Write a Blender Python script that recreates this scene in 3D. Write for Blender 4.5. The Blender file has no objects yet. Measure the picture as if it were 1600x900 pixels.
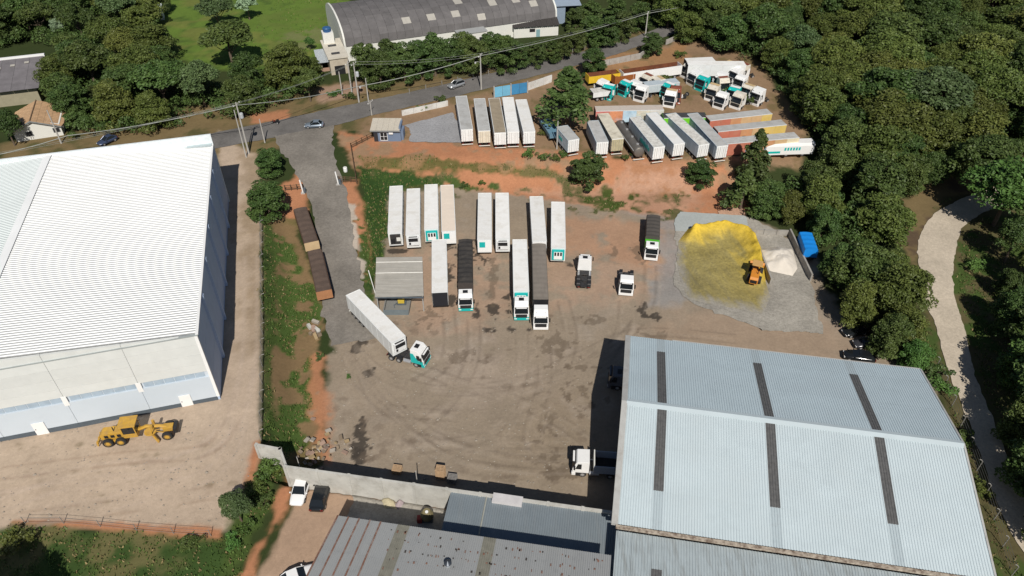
import bpy, bmesh, math, random
import numpy as np
from mathutils import Vector, Matrix, noise as mnoise
random.seed(7)
R = math.radians
scene = bpy.context.scene
COL = scene.collection

# ------------------------------------------------------------ camera, sky, sun, exposure
PITCH = R(39.6); FPX = 1143.0; CAMH = 81.0
cam = bpy.data.cameras.new('camera'); cam.sensor_width = 36.0; cam.lens = FPX / 1600 * 36
cam.clip_end = 6000; cam.clip_start = 0.5
camo = bpy.data.objects.new('camera', cam); COL.objects.link(camo)
camo.location = (0, 0, CAMH); camo.rotation_euler = (math.pi / 2 - PITCH, 0, 0)
scene.camera = camo
SUN_DOWN = Vector((-0.155, 0.985, -1.0)).normalized()       # the way the light travels
sun_el = math.asin(-SUN_DOWN.z); sun_az = math.atan2(-SUN_DOWN.x, -SUN_DOWN.y)
w = bpy.data.worlds.new('World'); scene.world = w; w.use_nodes = True
nt = w.node_tree; nt.nodes.clear()
sky = nt.nodes.new('ShaderNodeTexSky'); sky.sky_type = 'NISHITA'; sky.sun_disc = False
sky.sun_elevation = sun_el; sky.sun_rotation = sun_az; sky.altitude = 700
bg = nt.nodes.new('ShaderNodeBackground'); bg.inputs[1].default_value = 0.05
wo = nt.nodes.new('ShaderNodeOutputWorld')
nt.links.new(sky.outputs[0], bg.inputs[0]); nt.links.new(bg.outputs[0], wo.inputs[0])
sl = bpy.data.lights.new('sun', 'SUN'); sl.energy = 4.6; sl.angle = R(0.5); sl.color = (1, 0.95, 0.87)
so = bpy.data.objects.new('sun', sl); COL.objects.link(so)
so.rotation_euler = SUN_DOWN.to_track_quat('-Z', 'Y').to_euler(); so.location = (40, -60, 160)
scene.view_settings.view_transform = 'Standard'; scene.view_settings.look = 'None'
scene.view_settings.gamma = 1; scene.view_settings.exposure = 0.0

# ------------------------------------------------------------ survey: pixels of the photo to points of the place
CP, SP = math.cos(PITCH), math.sin(PITCH)
def sstep(a, b, x):
    t = np.clip((x - a) / (b - a), 0, 1); return t * t * (3 - 2 * t)
def wall_y(x): return 56.0 - (x + 28.2) * .163        # line of the concrete boundary wall
def height(x, y):
    """terrain: truck yard at 0, upper terrace and road at 3.5 m, warehouse pad at 3 m, lower-edge yard at 2 m"""
    a = 3.0 + .5 * sstep(128, 147, y)       # pad of the big warehouse
    b = 3.5 * sstep(96, 147, y)             # entry drive
    c = 3.5 * sstep(127.5, 138, y)          # cut bank
    d = 3.5 * sstep(127, 155, y)            # wood
    low = 2.0 * (1 - sstep(13, 15, x)) * (1 - sstep(wall_y(x) - .25, wall_y(x) + .25, y))
    fx = np.where(y > 56, -33.4 - (y - 60) * .266 * sstep(56, 64, y), -33.4 - (56 - y) * .2)
    k1 = sstep(fx, fx + 5.5, x); k2 = sstep(-31, -25, x); k3 = sstep(45, 60, x)
    rest = b * (1 - k2) + (c * (1 - k3) + d * k3) * k2 + low
    h = a * (1 - k1) + rest * k1
    return h + 0.10 * np.sin(x * .21 + 1.3) * np.sin(y * .17) * sstep(30, 60, y)
def hz(x, y): return float(height(np.float64(x), np.float64(y)))
def P(px, py, z=None, up=0.0):
    """point seen at photo pixel px,py lying at height z (or on the terrain, `up` metres above it)"""
    dx = px - 800; u = -(py - 450)
    d = (dx, FPX * CP + u * SP, -FPX * SP + u * CP)
    if z is not None:
        t = (z - CAMH) / d[2]; return Vector((d[0] * t, d[1] * t, z))
    zz = 0.0
    for _ in range(40):
        t = (zz - CAMH) / d[2]; zz = .5 * zz + .5 * (hz(d[0] * t, d[1] * t) + up)
    t = (zz - CAMH) / d[2]
    return Vector((d[0] * t, d[1] * t, zz))
def Hof(p, py):
    """height of a point standing over p that shows at photo row py"""
    return CAMH - p.y * math.tan(PITCH + math.atan((py - 450) / FPX))

# ------------------------------------------------------------ materials
MATS = {}
def M(name, col, rough=0.6, metal=0.0, var=0.12, scale=1.2, dirt=0.0, dirtcol=(0.16, 0.10, 0.06), dscale=0.7, bump=0.0, bscale=20, spec=0.4, dlo=0.48, rnd=0.0, streak=None):
    if name in MATS: return MATS[name]
    m = bpy.data.materials.new(name); m.use_nodes = True; MATS[name] = m
    n = m.node_tree.nodes; l = m.node_tree.links
    bs = n['Principled BSDF']; bs.inputs['Roughness'].default_value = rough; bs.inputs['Metallic'].default_value = metal
    bs.inputs['Specular IOR Level'].default_value = spec
    geo = n.new('ShaderNodeNewGeometry')
    src = geo.outputs['Position']
    if streak:
        mp = n.new('ShaderNodeMapping'); mp.inputs['Scale'].default_value = streak; l.new(src, mp.inputs[0]); dsrc = mp.outputs[0]
    else: dsrc = src
    nz = n.new('ShaderNodeTexNoise'); nz.inputs['Scale'].default_value = scale; nz.inputs['Detail'].default_value = 6; nz.inputs['Roughness'].default_value = .65
    l.new(src, nz.inputs['Vector'])
    mr = n.new('ShaderNodeMapRange'); mr.inputs[1].default_value = .25; mr.inputs[2].default_value = .75
    mr.inputs[3].default_value = 1 - var; mr.inputs[4].default_value = 1 + var
    l.new(nz.outputs[0], mr.inputs[0])
    mul = n.new('ShaderNodeMix'); mul.data_type = 'RGBA'; mul.blend_type = 'MULTIPLY'; mul.inputs[0].default_value = 1
    mul.inputs[6].default_value = (*col, 1); l.new(mr.outputs[0], mul.inputs[7])
    out = mul.outputs[2]
    if rnd:
        oi = n.new('ShaderNodeObjectInfo'); hs = n.new('ShaderNodeHueSaturation')
        m1 = n.new('ShaderNodeMapRange'); m1.inputs[3].default_value = 1 - rnd; m1.inputs[4].default_value = 1 + rnd
        l.new(oi.outputs['Random'], m1.inputs[0]); l.new(m1.outputs[0], hs.inputs['Value']); l.new(out, hs.inputs['Color']); out = hs.outputs[0]
    if dirt > 0:
        n2 = n.new('ShaderNodeTexNoise'); n2.inputs['Scale'].default_value = dscale; n2.inputs['Detail'].default_value = 7; n2.inputs['Roughness'].default_value = .7
        l.new(dsrc, n2.inputs['Vector'])
        m2 = n.new('ShaderNodeMapRange'); m2.inputs[1].default_value = dlo; m2.inputs[2].default_value = dlo + .22
        m2.inputs[3].default_value = 0; m2.inputs[4].default_value = dirt
        l.new(n2.outputs[0], m2.inputs[0])
        mx = n.new('ShaderNodeMix'); mx.data_type = 'RGBA'; l.new(m2.outputs[0], mx.inputs[0]); l.new(out, mx.inputs[6]); mx.inputs[7].default_value = (*dirtcol, 1)
        out = mx.outputs[2]
    l.new(out, bs.inputs['Base Color'])
    if bump > 0:
        n3 = n.new('ShaderNodeTexNoise'); n3.inputs['Scale'].default_value = bscale; n3.inputs['Detail'].default_value = 4
        l.new(src, n3.inputs['Vector']); bp = n.new('ShaderNodeBump'); bp.inputs['Strength'].default_value = bump; bp.inputs['Distance'].default_value = .1
        l.new(n3.outputs[0], bp.inputs['Height']); l.new(bp.outputs[0], bs.inputs['Normal'])
    return m
def leafmat(name, c1, c2, rnd=.22):
    m = bpy.data.materials.new(name); m.use_nodes = True; MATS[name] = m
    n = m.node_tree.nodes; l = m.node_tree.links; bs = n['Principled BSDF']
    bs.inputs['Roughness'].default_value = .55; bs.inputs['Specular IOR Level'].default_value = .25
    geo = n.new('ShaderNodeNewGeometry'); nz = n.new('ShaderNodeTexNoise'); nz.inputs['Scale'].default_value = .45; nz.inputs['Detail'].default_value = 3
    l.new(geo.outputs['Position'], nz.inputs['Vector'])
    rp = n.new('ShaderNodeMapRange'); rp.inputs[1].default_value = .3; rp.inputs[2].default_value = .7
    l.new(nz.outputs[0], rp.inputs[0])
    mx = n.new('ShaderNodeMix'); mx.data_type = 'RGBA'; mx.inputs[6].default_value = (*c1, 1); mx.inputs[7].default_value = (*c2, 1); l.new(rp.outputs[0], mx.inputs[0])
    oi = n.new('ShaderNodeObjectInfo'); hs = n.new('ShaderNodeHueSaturation')
    a = n.new('ShaderNodeMapRange'); a.inputs[3].default_value = 1 - rnd; a.inputs[4].default_value = 1 + rnd; l.new(oi.outputs['Random'], a.inputs[0])
    b = n.new('ShaderNodeMath'); b.operation = 'MULTIPLY'; b.inputs[1].default_value = 7.31; l.new(oi.outputs['Random'], b.inputs[0])
    f = n.new('ShaderNodeMath'); f.operation = 'FRACT'; l.new(b.outputs[0], f.inputs[0])
    h = n.new('ShaderNodeMapRange'); h.inputs[3].default_value = .475; h.inputs[4].default_value = .515; l.new(f.outputs[0], h.inputs[0])
    l.new(a.outputs[0], hs.inputs['Value']); l.new(h.outputs[0], hs.inputs['Hue']); l.new(mx.outputs[2], hs.inputs['Color'])
    ri = n.new('ShaderNodeMapRange'); ri.inputs[3].default_value = 1.0; ri.inputs[4].default_value = 1.6; l.new(geo.outputs['Random Per Island'], ri.inputs[0])
    mm = n.new('ShaderNodeMix'); mm.data_type = 'RGBA'; mm.blend_type = 'MULTIPLY'; mm.inputs[0].default_value = 1
    l.new(hs.outputs[0], mm.inputs[6]); l.new(ri.outputs[0], mm.inputs[7])
    l.new(mm.outputs[2], bs.inputs['Base Color'])
    return m

# ------------------------------------------------------------ mesh helpers
class B:
    def __init__(s): s.v = []; s.f = []
    def add(s, vs, fs):
        o = len(s.v); s.v += [tuple(p) for p in vs]; s.f += [tuple(i + o for i in q) for q in fs]; return s
    def box(s, x0, x1, y0, y1, z0, z1):
        return s.add([(x0, y0, z0), (x1, y0, z0), (x1, y1, z0), (x0, y1, z0), (x0, y0, z1), (x1, y0, z1), (x1, y1, z1), (x0, y1, z1)],
                     [(3, 2, 1, 0), (4, 5, 6, 7), (0, 1, 5, 4), (1, 2, 6, 5), (2, 3, 7, 6), (3, 0, 4, 7)])
    def prism(s, prof, x0, x1, taper=None):
        """profile of (y,z) points swept across x"""
        n = len(prof); vs = []
        for y, z in prof:
            k = taper(y, z) if taper else 1
            vs += [(x0 * k, y, z), (x1 * k, y, z)]
        fs = [(2 * i, 2 * i + 1, 2 * ((i + 1) % n) + 1, 2 * ((i + 1) % n)) for i in range(n)]
        fs += [tuple(2 * i for i in range(n)), tuple(2 * i + 1 for i in reversed(range(n)))]
        return s.add(vs, fs)
    def tube(s, pts, r, n=6, r1=None):
        pts = [Vector(p) for p in pts]; m = len(pts); vs = []; fs = []
        for i, p in enumerate(pts):
            t = (pts[min(i + 1, m - 1)] - pts[max(i - 1, 0)]).normalized()
            a = t.orthogonal().normalized(); 
            if abs(t.z) < .95: a = t.cross(Vector((0, 0, 1))).normalized()
            b = t.cross(a); rr = r if r1 is None else r + (r1 - r) * i / (m - 1)
            vs += [p + (a * math.cos(2 * math.pi * k / n) + b * math.sin(2 * math.pi * k / n)) * rr for k in range(n)]
        for i in range(m - 1):
            for k in range(n): fs.append((i * n + k, i * n + (k + 1) % n, (i + 1) * n + (k + 1) % n, (i + 1) * n + k))
        fs += [tuple(reversed(range(n))), tuple(range((m - 1) * n, m * n))]
        return s.add(vs, fs)
    def lathe(s, prof, c, axis='x', n=16):
        """(r, along) profile turned about an axis through c"""
        m = len(prof); vs = []; fs = []
        for r, a in prof:
            for k in range(n):
                u, q = r * math.cos(2 * math.pi * k / n), r * math.sin(2 * math.pi * k / n)
                vs.append({'x': (c[0] + a, c[1] + u, c[2] + q), 'y': (c[0] + u, c[1] + a, c[2] + q), 'z': (c[0] + u, c[1] + q, c[2] + a)}[axis])
        for i in range(m - 1):
            for k in range(n): fs.append((i * n + k, i * n + (k + 1) % n, (i + 1) * n + (k + 1) % n, (i + 1) * n + k))
        fs += [tuple(reversed(range(n))), tuple(range((m - 1) * n, m * n))]
        return s.add(vs, fs)
    def quad(s, a, b, c, d): return s.add([a, b, c, d], [(0, 1, 2, 3)])
    def mesh(s, name, mat, bevel=0, smooth=False):
        me = bpy.data.meshes.new(name); me.from_pydata(s.v, [], s.f)
        bm = bmesh.new(); bm.from_mesh(me); bmesh.ops.recalc_face_normals(bm, faces=bm.faces)
        if bevel: bmesh.ops.bevel(bm, geom=bm.edges[:], offset=bevel, segments=2, affect='EDGES', profile=.6)
        bm.to_mesh(me); bm.free()
        if smooth: me.polygons.foreach_set('use_smooth', [True] * len(me.polygons))
        me.materials.append(mat); return me
    def make(s, name, mat, parent=None, bevel=0, smooth=False, loc=None, rot=None):
        return obj(name, s.mesh(name, mat, bevel, smooth), parent, loc, rot)
def obj(name, me, parent=None, loc=None, rot=None):
    o = bpy.data.objects.new(name, me); COL.objects.link(o)
    if parent is not None: o.parent = parent
    if loc is not None: o.location = loc
    if rot is not None: o.rotation_euler = rot
    return o
def tag(o, label, cat, group=None):
    o['label'] = label; o['category'] = cat
    if group: o['group'] = group
    return o
def thing(name, label, cat, loc=(0, 0, 0), rz=0, group=None):
    o = bpy.data.objects.new(name, None); COL.objects.link(o); o.empty_display_size = .5
    o.location = loc; o.rotation_euler = (0, 0, rz); return tag(o, label, cat, group)
def struct(o): o['kind'] = 'structure'; return o
def head(d): return math.atan2(-d[0], d[1])     # turn about z that points local +Y along d
def bx(name, mat, parent, *a, bevel=0, loc=None, rot=None): return B().box(*a).make(name, mat, parent, bevel, False, loc, rot)

# ------------------------------------------------------------ numpy noise
_rs = np.random.RandomState(3); _lat = _rs.rand(256, 256)
def vnoise(x, y):
    xi = np.floor(x).astype(int); yi = np.floor(y).astype(int); fx = x - xi; fy = y - yi
    fx = fx * fx * (3 - 2 * fx); fy = fy * fy * (3 - 2 * fy)
    g = lambda i, j: _lat[i & 255, j & 255]
    return (g(xi, yi) * (1 - fx) + g(xi + 1, yi) * fx) * (1 - fy) + (g(xi, yi + 1) * (1 - fx) + g(xi + 1, yi + 1) * fx) * fy
def fbm(x, y, s, o=4):
    r = 0; a = .5; t = 0
    for i in range(o): r = r + a * vnoise(x / s + 17.3 * i, y / s + 5.1 * i); t += a; a *= .55; s *= .5
    return r / t
def sdist(poly, x, y):
    """signed distance to a polygon, positive inside"""
    n = len(poly); ins = np.zeros(x.shape, bool); d = np.full(x.shape, 1e9)
    for i in range(n):
        x0, y0 = poly[i]; x1, y1 = poly[(i + 1) % n]
        ex, ey = x1 - x0, y1 - y0; L = ex * ex + ey * ey + 1e-9
        t = np.clip(((x - x0) * ex + (y - y0) * ey) / L, 0, 1)
        d = np.minimum(d, (x - x0 - ex * t) ** 2 + (y - y0 - ey * t) ** 2)
        c = ((y0 > y) != (y1 > y)) & (x < ex * (y - y0) / (ey if abs(ey) > 1e-9 else 1e-9) + x0)
        ins ^= c
    return np.where(ins, 1, -1) * np.sqrt(d)
def GP(pts): return [tuple(P(a, b).xy) for a, b in pts]
# ============================================================ THE GROUND
def axis(segs):
    out = []
    for a, b, s in segs: out += list(np.arange(a, b - 1e-6, s))
    return np.array(out + [segs[-1][1]])
gx = axis([(-1500, -400, 110), (-400, -200, 10), (-200, -75, 1.0), (-75, -36, .4), (-36, 60, .25), (60, 85, .4), (85, 200, 1.0), (200, 400, 10), (400, 1500, 110)])
gy = axis([(-800, -100, 100), (-100, 30, 10), (30, 50, .4), (50, 120, .25), (120, 150, .4), (150, 300, 1.0), (300, 500, 10), (500, 2400, 190)])
X, Y = np.meshgrid(gx, gy); x = X.ravel(); y = Y.ravel()
n1 = fbm(x, y, 9); n2 = fbm(x + 100, y + 50, 2.6); n3 = fbm(x + 300, y + 9, 25); n4 = _rs.rand(len(x)); n5 = fbm(x + 40, y - 70, 1.1, 4)
zg = height(x, y) + (n2 - .5) * .10 * sstep(33, 40, y)
col = np.zeros((len(x), 3)); grassw = np.zeros(len(x))
def lay(poly, c, soft=1.2, rag=2.0, fr=0.0, k=1.0, c2=None, mix=None, grass=0.0, world=False, thr=None, tn=None):
    """lay a ground cover over a polygon with a ragged edge; c2 breaks it up by noise"""
    global col
    pg = poly if world else GP(poly)
    xs = [p[0] for p in pg]; ys = [p[1] for p in pg]
    sel = np.where((x > min(xs) - 6) & (x < max(xs) + 6) & (y > min(ys) - 6) & (y < max(ys) + 6))[0]
    if len(sel) == 0: return
    d = sdist(pg, x[sel], y[sel]) + (n2[sel] - .5) * rag * 2 + (n1[sel] - .5) * rag + (n5[sel] - .5) * fr
    m = sstep(-soft / 2, soft / 2, d) * k
    if thr is not None:
        t = (tn if tn is not None else n2)[sel]; m = m * sstep(thr, thr + .12, t)
    cc = np.tile(np.array(c), (len(sel), 1))
    if c2 is not None:
        q = sstep(mix or .5, (mix or .5) + .14, .55 * n2[sel] + .45 * n1[sel])[:, None]; cc = cc * (1 - q) + np.array(c2) * q
    cc = cc * (.92 + .16 * n5[sel])[:, None]
    col[sel] = col[sel] * (1 - m[:, None]) + cc * m[:, None]
    grassw[sel] = grassw[sel] * (1 - m) + grass * m
G_DARK = (.028, .045, .014); G_MID = (.055, .085, .022); G_BRI = (.085, .15, .022); DRY = (.17, .125, .062); RED = (.40, .185, .098); REDP = (.45, .28, .195)
DIRT = (.272, .220, .165); DIRTR = (.37, .255, .182); PALE = (.42, .33, .25); GREY = (.255, .25, .245); CONC = (.33, .315, .285)
col[:] = np.array(G_DARK) * (1 - n3[:, None] * .5) + np.array((.05, .05, .02)) * n3[:, None] * .6
# meadow beyond the road
lay([(240, -60), (620, -60), (520, 30), (505, 90), (470, 110), (300, 110), (250, 60)], (.105, .165, .030), 3, 3, c2=(.068, .112, .024), mix=.48, grass=.5)
lay([(240, -60), (620, -60), (520, 30), (505, 90), (300, 110), (250, 60)], (.16, .17, .045), 2, 3, k=.7, thr=.52, tn=n1)
lay([(440, 52), (500, 40), (505, 80), (445, 78)], (.26, .2, .15), 2, 2, k=.8, thr=.42)
lay([(395, 25), (520, 0), (505, 80), (440, 70)], (.115, .155, .035), 3, 3, k=.7, thr=.4)
lay([(20, -60), (70, -60), (75, 12), (30, 12)], RED, 2, 2)
# verges of the road
lay([(0, 225), (110, 205), (330, 160), (560, 125), (760, 95), (1000, 45), (1030, 60), (1010, 80), (860, 125), (560, 200), (330, 260), (0, 280)], DRY, 2, 2.5, c2=(.09, .085, .035), mix=.52, grass=.25)
lay([(395, 180), (450, 172), (450, 188), (395, 192)], RED, 1.5, 2)
lay([(490, 140), (560, 125), (575, 145), (500, 160)], (.30, .20, .14), 2, 2)
# upper terrace
lay([(560, 195), (620, 160), (720, 155), (860, 115), (1060, 62), (1120, 62), (1190, 100), (1260, 210), (1250, 262), (1130, 262), (860, 245), (560, 228)], (.25, .165, .10), 2, 2.0, c2=DRY, mix=.5)
lay([(920, 78), (1000, 85), (1075, 60), (1078, 95), (960, 118), (925, 110)], (.30, .17, .085), 2, 1.5, c2=DRY, mix=.54)
# the yard
lay([(508, 735), (503, 620), (512, 520), (535, 462), (580, 455), (585, 300), (700, 288), (860, 305), (1000, 330), (1175, 340), (1260, 380), (1330, 520), (1480, 600), (1300, 760), (1100, 1000), (960, 1000), (940, 815), (700, 776), (455, 735)], DIRT, 1.5, 1.6, c2=(.295, .245, .192), mix=.5)
lay([(600, 385), (720, 372), (830, 390), (1060, 360), (1070, 430), (1010, 470), (860, 480), (720, 520), (640, 520)], DIRTR, 6, 6, k=.8, c2=DIRT, mix=.52)
lay([(870, 335), (1060, 345), (1050, 430), (930, 400), (870, 390)], (.385, .225, .14), 4, 4, k=.75, c2=DIRT, mix=.56)
lay([(700, 540), (860, 560), (880, 640), (720, 650), (640, 590)], (.34, .275, .22), 12, 10, k=.6)
lay([(520, 545), (620, 560), (640, 700), (530, 690)], (.30, .24, .18), 9, 8, k=.5)
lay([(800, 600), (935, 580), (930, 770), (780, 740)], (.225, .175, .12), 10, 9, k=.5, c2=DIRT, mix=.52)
lay([(940, 320), (1060, 345), (1075, 470), (1010, 480), (1030, 420), (1025, 350)], GREY, 3, 3, k=.75)
lay([(1200, 470), (1340, 540), (1320, 590), (1010, 530), (1010, 500)], (.31, .23, .165), 6, 4, k=.8)
# red bank and its weeds
lay([(525, 205), (620, 218), (860, 236), (1140, 258), (1185, 335), (1060, 338), (990, 332), (860, 312), (700, 290), (560, 275), (548, 240)], RED, 1.5, 1.8, c2=(.30, .19, .115), mix=.5)
lay([(820, 300), (1000, 280), (1120, 300), (1060, 340), (990, 335)], REDP, 4, 4, k=.6, c2=DRY, mix=.5)
lay([(985, 255), (1100, 262), (1120, 300), (960, 300)], REDP, 4, 4, k=.7, c2=RED, mix=.5)
lay([(565, 247), (640, 243), (860, 268), (860, 276), (700, 270), (570, 262)], G_MID, .9, 1.8, k=.8, c2=(.26, .16, .08), mix=.46, grass=.6)
lay([(560, 262), (640, 268), (690, 280), (690, 290), (640, 292), (606, 300), (606, 395), (590, 420), (580, 470), (568, 440), (566, 330)], (.03, .062, .016), 1, 1.5, c2=G_MID, mix=.54, grass=1)
lay([(560, 255), (880, 262), (1140, 300), (1040, 345), (600, 290)], (.085, .09, .035), 1, 1, thr=.60, k=.8, grass=.7)
lay([(930, 305), (1000, 300), (980, 330), (900, 335)], (.06, .08, .02), 1, 2, thr=.47, grass=.7)
lay([(800, 268), (872, 266), (872, 276), (800, 278)], (.09, .1, .035), .8, 1.4, k=.7, grass=.6)
lay([(700, 280), (780, 284), (770, 298), (705, 296)], (.06, .09, .025), .8, 1.4, thr=.46, grass=.8)
lay([(525, 285), (560, 280), (570, 345), (580, 400), (572, 440), (560, 395), (550, 330), (535, 312)], RED, 1.5, 1.2, c2=DRY, mix=.56)
lay([(555, 345), (570, 345), (582, 430), (585, 470), (570, 470)], G_MID, 1, 1.5, thr=.45, grass=.7)
# pale spoil beside the drive
for pp in ([(537, 318), (553, 320), (556, 342), (540, 343)], [(540, 346), (556, 348), (562, 392), (547, 390)], [(556, 402), (570, 410), (567, 434), (555, 428)]): lay(pp, (.42, .36, .30), .5, .9)
# warehouse yard and its strip of weeds
lay([(340, 200), (375, 232), (400, 240), (410, 330), (409, 690), (400, 745), (360, 830), (240, 830), (100, 822), (0, 838), (-120, 850), (-200, 700), (300, 560), (345, 300)], PALE, 1.2, .8, c2=(.385, .30, .225), mix=.5)
lay([(380, 240), (408, 240), (410, 540), (385, 560)], (.27, .20, .13), 4, 3, k=.7)
lay([(20, 815), (110, 812), (240, 822), (345, 828), (345, 845), (240, 838), (110, 822), (20, 835)], RED, .8, .7)
lay([(395, 690), (412, 690), (400, 750), (382, 765)], RED, .9, .6)
lay([(412, 330), (455, 330), (485, 420), (508, 480), (508, 560), (498, 640), (512, 690), (500, 722), (446, 722), (412, 700)], (.20, .135, .07), .9, 1.4, c2=(.15, .12, .05), mix=.5)
lay([(411, 345), (428, 350), (432, 690), (411, 690)], G_MID, .8, 1.2, c2=G_DARK, mix=.55, grass=1)
lay([(430, 345), (470, 420), (506, 480), (490, 600), (495, 690), (436, 700)], (.065, .105, .026), .9, 1.4, thr=.40, grass=1)
lay([(478, 545), (510, 540), (515, 722), (490, 690)], RED, 1.5, 2, k=.9, c2=DIRT, mix=.56)
lay([(455, 280), (475, 262), (480, 330), (460, 340), (425, 330), (430, 290)], RED, 1.2, 1.2)
# rough ground bottom left
lay([(20, 820), (230, 840), (340, 845), (375, 870), (350, 1000), (-100, 1000), (-100, 850)], (.042, .075, .02), 1, 1.3, c2=(.13, .12, .05), mix=.5, grass=1)
lay([(395, 745), (415, 700), (446, 735), (425, 800), (395, 850), (360, 960), (320, 960), (345, 850)], (.055, .085, .022), 1, 1.4, c2=(.15, .12, .055), mix=.55, grass=1)
lay([(446, 735), (470, 760), (450, 800), (410, 860), (380, 960), (352, 960), (380, 880), (415, 830)], RED, .9, 1.2, c2=(.24, .15, .08), mix=.5, grass=.1)
lay([(474, 745), (700, 790), (690, 850), (540, 960), (380, 980), (405, 890), (455, 800)], (.36, .25, .175), .8, .7, c2=(.33, .25, .19), mix=.5)
# right of the wood
lay([(1395, 330), (1450, 275), (1530, 250), (1600, 240), (1700, 400), (1700, 700), (1610, 900), (1560, 900), (1500, 700), (1450, 560), (1425, 420)], (.10, .085, .04), 2, 2, c2=G_MID, mix=.5, grass=.6)
lay([(1395, 330), (1450, 265), (1530, 240), (1600, 225), (1600, 290), (1480, 310), (1440, 370), (1432, 420), (1415, 400)], DRY, 2, 2, c2=(.10, .07, .045), mix=.5, grass=.2)
lay([(1490, 380), (1530, 360), (1600, 370), (1600, 430), (1500, 450)], G_MID, 2, 2, thr=.40, grass=.6)
# oil stains and churned soil
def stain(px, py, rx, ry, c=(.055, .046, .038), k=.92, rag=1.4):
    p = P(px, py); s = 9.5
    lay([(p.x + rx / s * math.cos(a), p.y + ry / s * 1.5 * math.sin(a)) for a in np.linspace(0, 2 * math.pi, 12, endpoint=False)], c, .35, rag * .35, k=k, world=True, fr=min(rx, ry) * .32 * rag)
for a in [(560, 685, 11, 17), (561, 716, 7, 7), (768, 485, 11, 10), (706, 468, 7, 10), (546, 505, 10, 22), (560, 535, 8, 14), (576, 584, 7, 6), (738, 395, 16, 20), (700, 425, 9, 14), (795, 475, 6, 18), (764, 515, 7, 5),
          (798, 515, 7, 4), (826, 515, 5, 3), (745, 480, 6, 9), (745, 492, 9, 4), (1017, 495, 20, 8), (1003, 483, 8, 8), (534, 474, 6, 8), (890, 415, 9, 4), (620, 392, 20, 6), (690, 385, 20, 8)]: stain(*a)
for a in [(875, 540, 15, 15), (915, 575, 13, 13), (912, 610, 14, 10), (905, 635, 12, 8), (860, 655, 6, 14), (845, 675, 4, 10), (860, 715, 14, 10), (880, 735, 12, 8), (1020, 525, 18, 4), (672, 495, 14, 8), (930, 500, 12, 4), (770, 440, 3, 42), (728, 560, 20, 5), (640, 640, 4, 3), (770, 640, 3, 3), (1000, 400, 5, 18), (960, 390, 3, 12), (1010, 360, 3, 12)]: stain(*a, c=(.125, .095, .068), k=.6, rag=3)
rr = random.Random(5)
for i in range(150):
    stain(rr.uniform(520, 930), rr.uniform(490, 760), rr.uniform(1.5, 9), rr.uniform(1, 3.5), c=(.16, .122, .09), k=rr.uniform(.2, .6), rag=2)
for i in range(50):
    stain(rr.uniform(20, 380), rr.uniform(680, 800), rr.uniform(1, 5), rr.uniform(.8, 1.8), c=(.15, .12, .07), k=rr.uniform(.3, .7))
# wheel tracks
def track(pts, wd=.28, c=(.13, .10, .075), k=.4, gauge=2.0):
    q = [P(*p).xy for p in pts]
    for s in (-1, 1):
        L = []; Rr = []
        for i, p in enumerate(q):
            t = (q[min(i + 1, len(q) - 1)] - q[max(i - 1, 0)]).normalized(); nn = Vector((-t.y, t.x))
            L.append(tuple(p + nn * (s * gauge / 2 + wd))); Rr.append(tuple(p + nn * (s * gauge / 2 - wd)))
        lay(L + Rr[::-1], c, .5, .35, k=k, world=True, thr=.3)
def smoothpts(pts, n=6):
    out = []; m = len(pts)
    for i in range(m - 1):
        p0, p1, p2, p3 = [np.array(pts[min(max(j, 0), m - 1)], float) for j in (i - 1, i, i + 1, i + 2)]
        for t in np.linspace(0, 1, n, endpoint=False):
            out.append(tuple(.5 * (2 * p1 + (p2 - p0) * t + (2 * p0 - 5 * p1 + 4 * p2 - p3) * t * t + (3 * p1 - p0 - 3 * p2 + p3) * t ** 3)))
    return out + [tuple(pts[-1])]
for pts in ([(530, 520), (590, 580), (680, 610), (800, 600), (900, 560), (1000, 520), (1150, 530)], [(740, 500), (735, 570), (690, 640), (620, 690)], [(815, 520), (810, 600), (760, 680), (640, 700)], [(848, 530), (850, 600), (830, 690), (900, 715)],
            [(530, 500), (560, 590), (640, 660), (780, 690), (890, 690)], [(977, 470), (970, 520), (930, 570), (800, 620)], [(700, 480), (700, 560), (650, 600)], [(880, 470), (890, 540), (850, 620), (740, 650), (600, 640)], [(640, 570), (720, 600), (840, 640), (920, 690)], [(1016, 415), (1010, 480), (960, 540), (860, 590), (700, 600)], [(560, 560), (600, 640), (700, 720), (820, 740)], [(900, 720), (800, 720), (690, 690), (600, 620), (545, 540)]): track(smoothpts(pts), k=.34, wd=.16); track([(a_ + 6, b_ + 9) for a_, b_ in smoothpts(pts)], k=.28, wd=.13, c=(.36, .30, .24))
for pts in ([(0, 790), (120, 750), (250, 730), (340, 690), (385, 600), (392, 400)], [(0, 760), (150, 735), (280, 720), (360, 660), (388, 560)], [(60, 810), (240, 770), (340, 730), (380, 640)]): track(smoothpts(pts), c=(.44, .35, .28), k=.42, wd=.22)
for pts in ([(0, 740), (200, 715), (330, 700), (375, 620)], [(0, 815), (200, 790), (330, 770)]): track(smoothpts(pts), c=(.27, .195, .14), k=.5, wd=.18)
nx, ny = len(gx), len(gy)
me = bpy.data.meshes.new('ground')
ii = np.arange(nx * ny).reshape(ny, nx)
fa = np.stack([ii[:-1, :-1], ii[:-1, 1:], ii[1:, 1:], ii[1:, :-1]], -1).reshape(-1, 4)
me.vertices.add(nx * ny); me.vertices.foreach_set('co', np.stack([x, y, zg], -1).ravel().astype(np.float32))
me.loops.add(fa.size); me.loops.foreach_set('vertex_index', fa.ravel().astype(np.int32))
me.polygons.add(len(fa)); me.polygons.foreach_set('loop_start', np.arange(0, fa.size, 4, dtype=np.int32)); me.polygons.foreach_set('loop_total', np.full(len(fa), 4, np.int32))
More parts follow.
